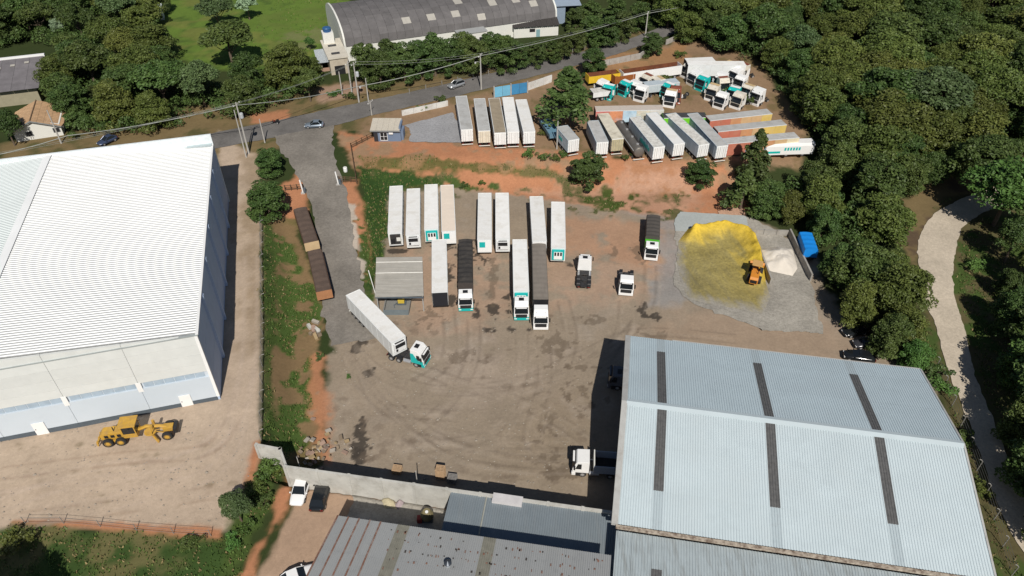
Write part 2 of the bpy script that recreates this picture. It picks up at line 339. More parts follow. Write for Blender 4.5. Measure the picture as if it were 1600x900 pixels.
me.update(calc_edges=True); me.validate()
ca = me.color_attributes.new('cover', 'FLOAT_COLOR', 'POINT')
ca.data.foreach_set('color', np.concatenate([col, np.ones((len(x), 1))], 1).ravel().astype(np.float32))
def coverbump(name, attr=True, base=None, fine=.35, bump=.5, big=.15):
    m = bpy.data.materials.new(name); m.use_nodes = True; n = m.node_tree.nodes; l = m.node_tree.links; bs = n['Principled BSDF']
    bs.inputs['Roughness'].default_value = .95; bs.inputs['Specular IOR Level'].default_value = .1
    geo = n.new('ShaderNodeNewGeometry')
    if attr: a = n.new('ShaderNodeAttribute'); a.attribute_name = 'cover'; c = a.outputs['Color']
    else: a = n.new('ShaderNodeRGB'); a.outputs[0].default_value = (*base, 1); c = a.outputs[0]
    for sc, am, lo, hi in ((2.2, fine, .3, .7), (7.5, fine * .8, .3, .7), (.12, big, .3, .7)):
        z = n.new('ShaderNodeTexNoise'); z.inputs['Scale'].default_value = sc; z.inputs['Detail'].default_value = 5; z.inputs['Roughness'].default_value = .7; l.new(geo.outputs['Position'], z.inputs['Vector'])
        r = n.new('ShaderNodeMapRange'); r.inputs[1].default_value = lo; r.inputs[2].default_value = hi; r.inputs[3].default_value = 1 - am; r.inputs[4].default_value = 1 + am; l.new(z.outputs[0], r.inputs[0])
        mx = n.new('ShaderNodeMix'); mx.data_type = 'RGBA'; mx.blend_type = 'MULTIPLY'; mx.inputs[0].default_value = 1; l.new(c, mx.inputs[6]); l.new(r.outputs[0], mx.inputs[7]); c = mx.outputs[2]
        if sc == 2.2:
            bp = n.new('ShaderNodeBump'); bp.inputs['Strength'].default_value = bump; bp.inputs['Distance'].default_value = .25; l.new(z.outputs[0], bp.inputs['Height']); l.new(bp.outputs[0], bs.inputs['Normal'])
    l.new(c, bs.inputs['Base Color']); return m
me.materials.append(coverbump('ground_cover', fine=.105, bump=.12, big=.10))
me.polygons.foreach_set('use_smooth', [True] * len(me.polygons))
ground = struct(obj('ground', me))

# ---- paved sheets draped on the terrain
def resample(pts, n):
    pts = [Vector(p) for p in pts]; d = [0]
    for a, b in zip(pts, pts[1:]): d.append(d[-1] + (b - a).length)
    out = []
    for i in range(n):
        t = d[-1] * i / (n - 1); j = min(max(k for k in range(len(d)) if d[k] <= t + 1e-9), len(pts) - 2)
        u = (t - d[j]) / max(d[j + 1] - d[j], 1e-9); out.append(pts[j].lerp(pts[j + 1], u))
    return out
def sheet(name, left, right, mat, off=.07, na=60, nb=10, rag=.5, world=False, dome=None, sm=True):
    f = (lambda q: q) if world else GP
    L = resample(f(smoothpts(left) if sm else left), na); Q = resample(f(smoothpts(right) if sm else right), na); b = B(); vs = []
    for i in range(na):
        for j in range(nb + 1):
            t = j / nb; e = 0
            p = L[i].lerp(Q[i], t)
            if rag and (j in (0, nb) or i in (0, na - 1)):
                k = (mnoise.noise(Vector((p.x * .5, p.y * .5, 3.1))) + .6 * mnoise.noise(Vector((p.x * 1.7, p.y * 1.7, 7)))) * rag; dr = (Q[i] - L[i]).normalized(); p = p + dr * k + Vector((-dr.y, dr.x)) * k * .5
            z = hz(p.x, p.y) + off + (dome(i / (na - 1), t) if dome else 0)
            vs.append((p.x, p.y, z))
    pg = [tuple(p) for p in L] + [tuple(p) for p in Q[::-1]]; grassw[sdist(pg, x, y) > -.9] = 0
    w_ = nb + 1
    b.add(vs, [(i * w_ + j, i * w_ + j + 1, (i + 1) * w_ + j + 1, (i + 1) * w_ + j) for i in range(na - 1) for j in range(nb)])
    return b.make(name, mat, smooth=True)
ASPH = coverbump('asphalt', False, (.15, .142, .135), .14, .1, .28)
ASPH2 = coverbump('worn_asphalt', False, (.20, .182, .16), .18, .15, .28)
GRAV = coverbump('grey_gravel', False, (.285, .285, .295), .22, .4, .15)
CRET = coverbump('old_concrete', False, (.30, .28, .245), .22, .2, .30)
CTRK = coverbump('concrete_track', False, (.48, .415, .33), .16, .2, .15)
struct(sheet('road', [(1120, 8), (1005, 53), (930, 76), (820, 101), (700, 131), (560, 161), (420, 191), (330, 209), (150, 248), (-100, 285)], [(1140, 20), (1012, 68), (940, 92), (860, 113), (720, 149), (600, 176), (520, 197), (440, 213), (330, 234), (150, 275), (-100, 320)], ASPH, .08, 130, 8, .35))
struct(sheet('driveway', [(426, 214), (440, 235), (462, 270), (486, 320), (498, 380), (502, 440), (506, 500), (520, 540)], [(522, 196), (520, 225), (528, 262), (542, 305), (552, 365), (566, 430), (575, 480), (590, 530)], ASPH2, .12, 70, 10, .8))
struct(sheet('gravel_pad', [(632, 196), (640, 205), (640, 222)], [(708, 176), (716, 198), (722, 224)], GRAV, .10, 20, 20, .5))
struct(sheet('track', [(1700, 1000), (1590, 850), (1560, 790), (1535, 720), (1505, 640), (1478, 570), (1462, 510), (1445, 470), (1438, 430), (1434, 390), (1445, 352), (1470, 328), (1510, 308), (1560, 290)], [(1760, 960), (1625, 820), (1590, 750), (1565, 690), (1545, 640), (1524, 590), (1508, 520), (1493, 470), (1488, 430), (1494, 390), (1500, 362), (1520, 342), (1550, 326), (1590, 310)], CTRK, .10, 130, 8, .3))
struct(sheet('concrete_apron', [(1054, 345), (1058, 400), (1064, 462), (1190, 516)], [(1168, 338), (1235, 375), (1262, 430), (1288, 522)], CRET, .10, 40, 26, .9))
struct(sheet('lower_pavement', [(562, 764), (552, 786), (530, 830)], [(705, 786), (700, 830), (690, 880)], CRET, .10, 20, 20, .3))
for nm, L_, Q_, c in (('sand_heap', [(596, 786), (600, 795)], [(622, 775), (618, 797)], (.42, .37, .25)), ('pink_sand_heap', [(616, 793), (622, 797)], [(632, 780), (640, 793)], (.33, .27, .28))):
    o = sheet(nm, L_, Q_, coverbump(nm, False, c, .15, .3, .1), .12, 12, 12, .25, dome=lambda a, t: .5 * math.sin(math.pi * a) * math.sin(math.pi * t))
    tag(o, 'pale yellow sand heap on the lower concrete yard beside the wall' if nm == 'sand_heap' else 'small mauve sand heap next to the yellow one by the wall', 'sand heap')
# ============================================================ BUILDINGS
def ribbed(p00, p01, p10, p11, pitch, amp, flat=.5, up=Vector((0, 0, 1)), thick=0):
    """ribbed metal sheet: ribs run from edge p00-p01 to edge p10-p11"""
    p00, p01, p10, p11 = map(Vector, (p00, p01, p10, p11)); L = (p01 - p00).length; n = max(2, int(round(L / pitch))); b = B(); vs = []
    prof = [(0, 0), (flat, 0), (flat + .12, 1), (.88, 1)]
    ts = [((i + u) / n, h) for i in range(n) for u, h in prof] + [(1, 0)]
    for t, h in ts:
        vs.append(p00.lerp(p01, t) + up * (h * amp)); vs.append(p10.lerp(p11, t) + up * (h * amp))
    b.add(vs, [(2 * i, 2 * i + 2, 2 * i + 3, 2 * i + 1) for i in range(len(ts) - 1)])
    return b
def panel(b, a, c, z0, z1, nrm, th):
    """upright slab from a to c (xy), z0..z1, standing th proud along nrm"""
    a = Vector((a[0], a[1], 0)); c = Vector((c[0], c[1], 0)); n = Vector((nrm[0], nrm[1], 0)) * th
    vs = [a + Vector((0, 0, z0)), c + Vector((0, 0, z0)), c + Vector((0, 0, z1)), a + Vector((0, 0, z1))]
    vs += [v + n for v in vs]
    return b.add(vs, [(0, 1, 2, 3), (4, 5, 6, 7), (0, 1, 5, 4), (1, 2, 6, 5), (2, 3, 7, 6), (3, 0, 4, 7)])

# ---------------- big white warehouse, left
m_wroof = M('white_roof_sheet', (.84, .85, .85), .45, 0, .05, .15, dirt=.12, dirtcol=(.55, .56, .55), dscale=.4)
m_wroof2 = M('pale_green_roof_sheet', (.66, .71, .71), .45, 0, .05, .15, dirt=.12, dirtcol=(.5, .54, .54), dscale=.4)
m_wup = M('precast_concrete_panel', (.62, .635, .62), .8, 0, .06, .5, dirt=.25, dirtcol=(.52, .54, .53), dscale=.35, rnd=.035)
m_wlow = M('pale_blue_wall_paint', (.54, .60, .66), .75, 0, .04, .4, dirt=.2, dirtcol=(.48, .53, .59), dscale=.4, rnd=.02)
m_wside = M('shade_blue_wall', (.42, .52, .68), .75, 0, .06, .5)  # blue cast of the shaded side wall is put into its colour
m_base = M('slate_base_paint', (.085, .105, .125), .8, 0, .15, 1)
m_white = M('white_paint', (.80, .80, .79), .5, 0, .04)
m_glassb = M('blue_window_glass', (.36, .45, .54), .15, 0, .15, .8, spec=.6)
m_pan = M('grey_roof_valley', (.34, .35, .345), .6, 0, .2, .12, dirt=.3, dirtcol=(.62, .62, .6), dscale=.08); m_pan2 = M('grey_green_valley', (.33, .37, .37), .6, 0, .15, .12)  # valley strips in a darker tone than the rib crowns
AZ = R(15.4); wy_ = Vector((-math.sin(AZ), math.cos(AZ), 0)); wx_ = Vector((math.cos(AZ), math.sin(AZ), 0))
c0 = P(345, 624, 3.0); EAVE = Hof(c0, 523) - 3.0
cfar = P(334, 226, 3 + EAVE); WL = (cfar - c0).dot(wy_); WW = 54.0; HALF = 27.0; RID = EAVE + 1.7
wh = thing('white_warehouse', 'huge white warehouse with ribbed white roof and pale panel walls, far left', 'warehouse', c0, AZ)
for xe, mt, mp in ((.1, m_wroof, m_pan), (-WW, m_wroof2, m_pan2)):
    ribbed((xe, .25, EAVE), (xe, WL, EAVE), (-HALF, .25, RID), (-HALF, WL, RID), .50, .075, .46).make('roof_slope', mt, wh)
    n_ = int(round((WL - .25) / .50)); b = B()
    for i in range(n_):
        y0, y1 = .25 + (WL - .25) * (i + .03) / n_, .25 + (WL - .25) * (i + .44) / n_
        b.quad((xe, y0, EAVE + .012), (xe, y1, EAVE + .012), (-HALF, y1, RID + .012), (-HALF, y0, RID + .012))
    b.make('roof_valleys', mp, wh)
B().add([(-HALF - .6, .2, RID + .16), (-HALF, .2, RID + .24), (-HALF + .6, .2, RID + .16), (-HALF - .6, WL, RID + .16), (-HALF, WL, RID + .24), (-HALF + .6, WL, RID + .16)], [(0, 1, 4, 3), (1, 2, 5, 4)]).make('ridge_cap', m_wroof, wh)
# side wall as precast panels
nb_ = 6; 
for i in range(nb_):
    y0 = .02 + WL * i / nb_; y1 = WL * (i + 1) / nb_ - .06
    for z0, z1 in ((0, EAVE * .36), (EAVE * .36 + .05, EAVE * .68), (EAVE * .68 + .05, EAVE - .05)):
        bx('side_panel', m_wside, wh, -.32, .0 + .01 * (i % 2), y0, y1, z0, z1)
bx('wall_core', m_wside, wh, -WW + .3, -.33, .34, WL - .05, 0, EAVE - .35)
for i in range(1, nb_): bx('side_pilaster', m_wside, wh, 0.0, .35, WL * i / nb_ - .3, WL * i / nb_ + .3, 0, EAVE - .4)
bx('eave_flashing', m_white, wh, -.15, .22, .0, WL + .2, EAVE - .02, EAVE + .10)
bx('back_parapet', M('parapet_white', (.70, .75, .77), .6), wh, -WW, .2, WL + .02, WL + .4, 0, RID + .35)
bx('gutter', M('gutter_steel', (.45, .52, .54), .4, .3), wh, -WW, 0, WL - .75, WL + .01, EAVE + .02, EAVE + .35)
bx('gable_flashing', M('flashing_grey', (.33, .36, .36), .5), wh, -HALF, .15, -.12, .26, EAVE - .12, EAVE + .02, rot=(0, 0, 0))
rowz = [Hof(c0, r) - 3.0 for r in (523, 538, 552.5, 567, 579, 587.5)]
BAY = 9.15; zb = .75
for i in range(6):
    x1 = -BAY * i - .02; x0 = -BAY * (i + 1) + .02
    if i == 0: x1 = -.35
    hh = lambda x: EAVE + (RID - EAVE) * min(1, (-x if x > -HALF else WW + x) / HALF)
    for k in range(4):
        zt, z0 = rowz[k], rowz[k + 1]
        if k == 0:
            B().add([(x0, 0, z0 + .02), (x1, 0, z0 + .02), (x1, 0, hh(x1) - .12), (x0, 0, hh(x0) - .12), (x0, .3, z0 + .02), (x1, .3, z0 + .02), (x1, .3, hh(x1) - .12), (x0, .3, hh(x0) - .12)],
                    [(0, 1, 2, 3), (4, 5, 6, 7), (0, 1, 5, 4), (1, 2, 6, 5), (2, 3, 7, 6), (3, 0, 4, 7)]).make('wall_panel', m_wup, wh)
        else: bx('wall_panel', m_wup, wh, x0, x1, .0, .3, z0 + .02, zt - .02)
    zt, z0 = rowz[4], rowz[5]
    n = 6; ww = (x1 - x0 - .9) / n
    win = bx('window_strip', m_wlow, wh, x0, x1, .22, .34, z0, zt)
    for k in range(n): bx('pane', m_glassb, win, x0 + .45 + k * ww + .05, x0 + .45 + (k + 1) * ww - .05, .17, .23, z0 + .06, zt - .04)
    bx('lower_wall_panel', m_wlow, wh, x0, x1, .0, .3, zb, z0 - .02)
    bx('base_panel', m_base, wh, x0 - .05, x1 + .05, -.04, .3, -1.2, zb - .01)
    bx('pilaster', m_white, wh, x0 - .38, x0 + .26, -.05, -.003, z0 - .5, zt + .1)
bx('corner_pilaster', m_white, wh, -.34, .05, -.06, .3, zb, EAVE - .1)
for xx in (-5.1, -23.6):
    dd = bx('service_door', m_white, wh, xx, xx + 1.5, -.12, -.045, -.1, 2.2); bx('door_handle', m_base, dd, xx + .15, xx + .25, -.17, -.121, 1.0, 1.15)

# ---------------- grey industrial shed, bottom right
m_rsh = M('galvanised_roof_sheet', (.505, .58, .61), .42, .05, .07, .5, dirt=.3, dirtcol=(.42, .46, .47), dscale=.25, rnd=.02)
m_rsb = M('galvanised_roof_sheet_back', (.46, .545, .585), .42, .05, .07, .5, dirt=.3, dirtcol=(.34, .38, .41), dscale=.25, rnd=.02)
m_sky = M('weathered_translucent_sheet', (.10, .10, .10), .5, 0, .3, 2.5, dirt=.5, dirtcol=(.155, .15, .14), dscale=3)
m_fade = M('faded_clear_sheet', (.43, .50, .53), .5, .1, .1, 1.5, dirt=.4, dirtcol=(.28, .30, .31), dscale=1.5)
m_rwall = M('grey_render', (.36, .36, .35), .9, 0, .12, .6, dirt=.3)
m_rust = M('rusty_flashing', (.42, .36, .29), .7, 0, .3, 3, dirt=.85, dirtcol=(.10, .06, .04), dscale=2.2, dlo=.42)
fl = P(964, 819, 9); bl = P(984, 525, 9); ry_ = (bl - fl); RL = ry_.length; ra = head(ry_); ry_.normalize(); rx_ = Vector((ry_.y, -ry_.x, 0))
RW = (P(1437, 574, 9) - bl).dot(rx_); zrid = Hof((fl + bl) / 2, 628)
sh = thing('grey_metal_shed', 'large grey ribbed metal shed with dark skylight strips, bottom right', 'shed', (fl.x, fl.y, 0), ra)
bx('wall', m_rwall, sh, .3, RW - .3, .3, RL - .3, 0, 8.85)
B().prism([(.31, 8.85), (RL - .31, 8.85), (RL / 2, zrid - .25)], .3, RW - .3).make('gable_wall', m_rwall, sh)
MID = RL / 2
def slope_pt(u, front): # u 0 at ridge, 1 at eave
    return (MID + (-MID if front else MID) * u, zrid + (9 - zrid) * u)
strips = []
for px in ((1026, 1038), (1176, 1189), (1326, 1340)):
    a = P(px[0], 552 + (px[0] - 1026) * .11, 9.6); e = P(px[1], 552 + (px[0] - 1026) * .11, 9.6)
    strips.append(((a - fl).dot(rx_), (e - fl).dot(rx_)))
strips = [(s0, s0 + 1.15) for s0, s1 in strips]
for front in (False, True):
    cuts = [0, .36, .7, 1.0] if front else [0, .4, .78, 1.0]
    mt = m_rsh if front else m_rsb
    for k in range(3):
        u0, u1 = cuts[k], min(1, cuts[k + 1] + .01); xs = [0]
        for s0, s1 in strips: xs += [s0, s1]
        xs.append(RW); lift = .03 * (3 - k)
        skyl = (front and k < 3 and u0 < .7) or (not front and k < 2)
        y0, z0 = slope_pt(u0 + (.03 if k == 0 else 0), front); y1, z1 = slope_pt(u1, front)
        for j in range(len(xs) - 1):
            sk = j % 2 == 1 and skyl
            ribbed((xs[j], y0, z0 + lift), (xs[j + 1], y0, z0 + lift), (xs[j], y1, z1 + lift), (xs[j + 1], y1, z1 + lift), .3, .05).make('skylight' if sk else 'roof_sheet', m_sky if sk else (m_fade if j % 2 else mt), sh)
B().prism([(-.55, -.14), (0, 0.02), (.55, -.14), (.55, -.10), (0, .07), (-.55, -.10)], 0, RW).make('ridge_cap', m_rsh, sh, loc=(0, MID, zrid + .16))
for xx, wv in ((-.62, .72), (RW - .1, .22)):
    for front in (False, True):
        y0, z0 = slope_pt(0, front); y1, z1 = slope_pt(1, front)
        B().add([(xx, y0, z0 + .2), (xx + wv, y0, z0 + .2), (xx + wv, y1, z1 + .12), (xx, y1, z1 + .12), (xx, y0, z0 - .2), (xx + wv, y0, z0 - .2), (xx + wv, y1, z1 - .28), (xx, y1, z1 - .28)],
                [(0, 1, 2, 3), (4, 5, 6, 7), (0, 1, 5, 4), (1, 2, 6, 5), (2, 3, 7, 6), (3, 0, 4, 7)]).make('verge_flashing', M('verge_grey', (.40, .40, .385), .6, 0, .1, 1, dirt=.3), sh)
bx('eave_gutter', m_rust, sh, -.1, RW, -.42, -.02, 8.72, 8.98)
bx('back_gutter', M('verge_grey', (.4, .4, .385)), sh, 6, RW, RL - .1, RL + .22, 8.75, 9.02)
for k in range(3):
    dk = bx('dock_door', M('dock_door_grey', (.16, .17, .18), .6), sh, .2, .299, 4.5 + 9 * k, 8.5 + 9 * k, 1.1, 5.0); bx('dock_bumper', M('rubber', (.02, .02, .02), .9), dk, -.05, .2, 4.6 + 9 * k, 8.4 + 9 * k, .5, 1.05)
# annex in front of it
an = thing('metal_annex', 'lower grey ribbed annex roof in front of the big metal shed', 'annex', (fl.x, fl.y, 0), ra)
AD = 16
m_an = M('streaked_annex_sheet', (.40, .455, .475), .5, .2, .1, .7, dirt=.55, dirtcol=(.20, .20, .18), dscale=.9, streak=(2.2, .25, 1), rnd=.02)
xs = [0, 1.8, 4.0, 5.1, RW * .5, RW]
for j in range(5):
    if j == 2:
        ribbed((xs[2], -.45, 8.45), (xs[3], -.45, 8.45), (xs[2], -4.2, 8.15), (xs[3], -4.2, 8.15), .3, .05).make('roof_sheet', m_an, an)
        ribbed((xs[2], -4.2, 8.15), (xs[3], -4.2, 8.15), (xs[2], -AD, 7.3), (xs[3], -AD, 7.3), .3, .05).make('skylight', m_sky, an)
    else: ribbed((xs[j], -.45, 8.45), (xs[j + 1] - .03, -.45, 8.45), (xs[j], -AD, 7.3), (xs[j + 1] - .03, -AD, 7.3), .3, .05).make('roof_sheet', m_an, an)
bx('wall', m_rwall, an, .25, RW - .2, -AD + .3, -.5, 0, 7.2)
bx('vent_cap', M('dark_steel', (.06, .06, .065), .5, .3), an, 2.0, 2.4, -6.9, -6.5, 7.8, 8.4)

# ---------------- lower blue-grey canopy and rust-stained roof, bottom centre
m_can = M('blue_grey_roof_sheet', (.20, .235, .26), .5, .2, .07, .6, dirt=.25, dirtcol=(.26, .27, .27), dscale=.6, streak=(2, .2, 1))
m_old = M('old_fibre_cement_sheet', (.255, .265, .27), .85, 0, .12, .9, dirt=.4, dirtcol=(.20, .20, .195), dscale=.9, rnd=.03)
m_olive = M('mossy_translucent_sheet', (.185, .18, .15), .7, 0, .2, 1.5, dirt=.4, dirtcol=(.13, .125, .10), dscale=2)
m_orust = M('rusted_ridge_roll', (.17, .085, .06), .85, 0, .4, 3, dirt=.8, dirtcol=(.28, .25, .235), dscale=1.6)
ZO = 8.8
ol = P(528, 806, ZO); orr = P(955, 868, ZO); od = (orr - ol); OW = od.length; oa = math.atan2(od.y, od.x); odn = od.normalized()
oy = Vector((-odn.y, odn.x, 0)); lean = (P(480, 900, ZO) - ol); shx = lean.dot(odn) / -lean.dot(oy)     # the left edge is skewed
old = thing('rust_stained_shed', 'low shed with rust-stained grey roof at the bottom edge, left of the metal shed', 'shed', (ol.x, ol.y, 0), oa)
OD = 17; NC = 22
olst = {5, 6} ; 
for j in range(NC):
    u0, u1 = OW * j / NC, OW * (j + 1) / NC
    mt = m_olive if j in (5, 12) else m_old
    for k in range(4):
        d0, d1 = -OD * k / 4, -OD * (k + 1) / 4 - .12; s = shx
        sk = lambda d: s * -d * max(0, 1 - j / 14)
        sk2 = lambda d: s * -d * max(0, 1 - (j + 1) / 14)
        lf = .04 - .012 * k; 
        ribbed((u0 + sk(d0), d0, ZO + lf), (u1 + sk2(d0), d0, ZO + lf), (u0 + sk(d1), d1, ZO + lf - .02), (u1 + sk2(d1), d1, ZO + lf - .02), .24, .045, .4).make('translucent_sheet' if j in (5, 12) else 'roof_sheet', mt, old)
for j in range(5):
    u = OW * j * .9 / NC; s = shx * max(0, 1 - j / 14)
    B().tube([(u, 0, ZO + .09), (u + s * OD, -OD, ZO + .09)], .10, 6).make('ridge_roll', m_orust, old)
rr = random.Random(2); bs_ = [B(), B()]
for k in range(240):
    j = rr.uniform(4.6, NC - .5); d = rr.choice([.8, 1.9, 3.0, 4.1, 5.2, 6.3, 7.4, 8.5]) + rr.uniform(-.12, .12); s = shx * max(0, 1 - j / 14); L_ = rr.uniform(.06, .3)
    u = OW * j / NC + s * d; w9 = rr.uniform(.03, .10); bs_[k % 3 == 0].box(u - w9, u + w9, -d - L_, -d, ZO + .085, ZO + .115)
for b_, m_ in zip(bs_, (m_orust, M('dark_bolt_stain', (.045, .038, .035), .9))):
    b_.make('rust_marks', m_, old)['kind'] = 'stuff'
vp = P(700, 884, ZO); vl = vp - Vector((ol.x, ol.y, 0)); vx, vy = vl.dot(odn), vl.dot(oy)
B().lathe([(.22, 0), (.22, .55)], (vx, vy, ZO), 'z', 12).make('vent_pipe', M('vent_steel', (.5, .55, .6), .4, .4), old)
B().lathe([(.02, .95), (.42, .62), (.42, .55), (.02, .56)], (vx, vy, ZO), 'z', 12).make('vent_cap', M('vent_cap_steel', (.06, .07, .085), .4, .4), old)
B().prism([(-OD, 2.0), (-.4, 2.0), (-.4, ZO - .1), (-OD, ZO - .1)], 3.0, OW - .2).make('wall', m_rwall, old)
B().add([(.4, -.4, 2), (3, -.4, 2), (3, -.4, ZO - .1), (.4, -.4, ZO - .1), (.4 + shx * OD * .9, -OD, 2), (3.2, -OD, 2), (3.2, -OD, ZO - .1), (.4 + shx * OD * .9, -OD, ZO - .1)], [(0, 1, 2, 3), (4, 5, 6, 7), (0, 1, 5, 4), (1, 2, 6, 5), (2, 3, 7, 6), (3, 0, 4, 7)]).make('end_wall', m_rwall, old)
ZC = 5.2
ca_, cb_ = P(705, 767, ZC + .35), P(690, 827, ZC - .1); cx_ = (P(930, 800, ZC + .35) - ca_).normalized()
cn = thing('blue_grey_canopy', 'blue-grey ribbed canopy roof between the concrete wall and rust-stained shed', 'canopy', (0, 0, 0))
cd, cb2 = ca_ + cx_ * 26.6, cb_ + cx_ * 26.9; ext = (cb_ - ca_) * .6
for j in range(8):
    a0, a1 = ca_.lerp(cd, j / 8), ca_.lerp(cd, (j + 1) / 8); e0, e1 = cb_.lerp(cb2, j / 8) + ext, cb_.lerp(cb2, (j + 1) / 8) + ext
    ribbed(a0, a1, e0, e1, .28, .045).make('roof_sheet', m_can, cn)
B().tube([ca_.lerp(cd, .165) + Vector((0, 0, .06)), cb_.lerp(cb2, .165) + ext * .0 + Vector((0, 0, .06))], .09, 4).make('joint_strip', M('joint_strip', (.33, .33, .29)), cn)
for t in (.02, .3, .6, .98):
    p = ca_.lerp(cb_, .3) + cx_ * (25 * t) ; B().tube([(p.x, p.y, 1.8), (p.x, p.y, ZC + .1)], .09, 6).make('post', m_rwall, cn)
pp = P(793, 782, ZC + .4); B().box(-1.8, 1.8, -.6, .6, -.1, .35).make('roof_box', M('pale_box', (.55, .53, .53), .7), cn, loc=pp, rot=(0, 0, math.atan2(cx_.y, cx_.x)))

# ---------------- concrete boundary wall
m_cw = M('stained_concrete_wall', (.47, .46, .425), .9, 0, .16, .6, dirt=.55, dirtcol=(.25, .23, .19), dscale=.55, bump=.2, rnd=.05)
ZW = 5.9
def wallrun(name, label, pts, z0, z1, th=.32, seg=3.2, mat=None, gap=.03, cap=True, base=None):
    o = thing(name, label, 'wall', (pts[0][0], pts[0][1], 0)); org = Vector((pts[0][0], pts[0][1], 0))
    for a, c in zip(pts, pts[1:]):
        a = Vector((a[0], a[1], 0)); c = Vector((c[0], c[1], 0)); L = (c - a).length; n = max(1, round(L / seg)); d = (c - a).normalized(); nn = Vector((-d.y, d.x, 0))
        for i in range(n):
            s, e = a + d * (L * i / n + gap), a + d * (L * (i + 1) / n - gap); m_ = (s + e) / 2
            g = base if base is not None else min(hz(s.x, s.y), hz(e.x, e.y), hz(m_.x + nn.x, m_.y + nn.y), hz(m_.x - nn.x, m_.y - nn.y)) - .3
            top = z1 if z1 is not None else hz(m_.x, m_.y) + z0
            b = B(); panel(b, s - org - nn * th / 2, e - org - nn * th / 2, g, top, nn, th); b.make('wall_panel', mat or m_cw, o)
        for i in range(n + 1 if cap else 0):
            s = a + d * (L * i / n) - org; b = B(); q = .17
            top = (z1 if z1 is not None else hz((s + org).x, (s + org).y) + z0) + .04
            b.box(-q, q, -th / 2 - .06, th / 2 + .06, (base if base is not None else hz((s + org).x, (s + org).y) - .6), top); b.make('wall_post', mat or m_cw, o, loc=(s.x, s.y, 0), rot=(0, 0, math.atan2(d.y, d.x)))
    return o
xw0 = P(446, 725, ZW).x; xw1 = P(938, 793, ZW).x
wallrun('concrete_wall', 'long stained concrete wall between the truck yard and the parked cars', [(xw0, wall_y(xw0)), (xw1 + 2, wall_y(xw1 + 2))], 0, ZW, seg=4.2, base=-.3)
q0, q1 = P(400, 694, 5.6), P(437, 701, 5.6)
wallrun('concrete_wall', 'short pale wall stub turning up the grassy bank, left end of the boundary wall', [(q0.x, q0.y), (q1.x, q1.y), (xw0 + .05, wall_y(xw0) + .2)], 0, 5.6, seg=3.6, base=.5)
# ============================================================ OTHER BUILDINGS, WALLS, FENCES, POLES
# ---------------- arched-roof factory across the road
m_arch = M('old_grey_arch_sheet', (.125, .118, .118), .85, 0, .22, .35, dirt=.45, dirtcol=(.085, .08, .082), dscale=.5, rnd=.10)
m_patch = M('pale_roof_patch', (.38, .36, .32), .7)
m_white2 = M('limewashed_wall', (.66, .66, .62), .85, 0, .1, .6, dirt=.25, dirtcol=(.42, .38, .30), dscale=.6)
m_dark = M('dark_opening', (.012, .012, .014), .7)
e0 = P(541, 73, 7.5); e1 = P(868, 27, 7.5); fd = e1 - e0; FL = fd.length; fa_ = math.atan2(fd.y, fd.x); HWD = 12.8; GZ = 3.4
fac = thing('arched_factory', 'long factory with curved dark grey roof and white arched end wall, across the road', 'factory', (e0.x, e0.y, GZ), fa_)
EV, RS = 4.1, 5.6
def arc(t): # t 0 near eave .. 1 far eave
    return (HWD - HWD * math.cos(math.pi * t), EV + RS * math.sin(math.pi * t) ** .8)
NA, NSG = 12, 26
for i in range(NSG):
    for k in range(NA):
        x0, x1 = FL * i / NSG + .02, FL * (i + 1) / NSG - .02
        (ya, za), (yb, zb_) = arc(k / NA), arc((k + 1) / NA); lf = .02 * (k < NA / 2) * (k) + .02
        B().add([(x0, ya, za), (x1, ya, za), (x1, yb, zb_ + .03), (x0, yb, zb_ + .03)], [(0, 1, 2, 3)]).make('roof_sheet', m_patch if (i, k) in ((7, 2), (10, 2), (13, 2), (18, 3), (16, 1), (21, 3), (23, 2), (14, 4)) else m_arch, fac)
prof = [arc(k / 16) for k in range(17)]
for xx in (-.5, FL + .02):
    b = B(); b.prism([(p[0], p[1] + .35) for p in prof] + [(2 * HWD, 0), (0, 0)], xx, xx + .45); b.make('gable_wall', m_white2, fac)
bx('wall', m_white2, fac, 0, FL, .2, .5, -.5, EV - .05); bx('back_wall', m_white2, fac, 0, FL, 2 * HWD - .5, 2 * HWD - .2, -.5, EV - .05)
bx('porch_block', m_white2, fac, 30, 38, -3.2, .19, -.4, 4.2); bx('porch_roof', M('flat_grey_roof', (.33, .34, .34), .8), fac, 29.8, 38.2, -3.4, .1, 4.2, 4.4)
for k in range(3): bx('window', m_dark, fac, 31 + 2.4 * k, 32.4 + 2.4 * k, -3.26, -3.19, 1.6, 2.8)
# blue lean-to at its right end
lt = thing('blue_grey_barn', 'small blue-grey open barn at the right end of the arched factory', 'barn', P(860, 38), R(8))
m_bl = M('blue_grey_sheet', (.22, .28, .36), .6, 0, .1)
bx('side_wall', m_bl, lt, -.2, 0, 0, 10, 0, 5.2); bx('side_wall', m_bl, lt, 8.3, 8.5, 0, 10, 0, 5.2); bx('back_wall', m_bl, lt, 0, 8.3, 9.8, 10, 0, 5.2); bx('front_wall', m_bl, lt, 0, 4.3, -.02, .18, 0, 5.1)
B().add([(-.5, -.6, 5.25), (8.9, -.6, 5.25), (8.9, 10.4, 6.4), (-.5, 10.4, 6.4), (-.5, -.6, 5.4), (8.9, -.6, 5.4), (8.9, 10.4, 6.55), (-.5, 10.4, 6.55)], [(0, 1, 2, 3), (4, 5, 6, 7), (0, 1, 5, 4), (1, 2, 6, 5), (2, 3, 7, 6), (3, 0, 4, 7)]).make('roof', M('steel_blue_roof', (.28, .34, .42), .5), lt)
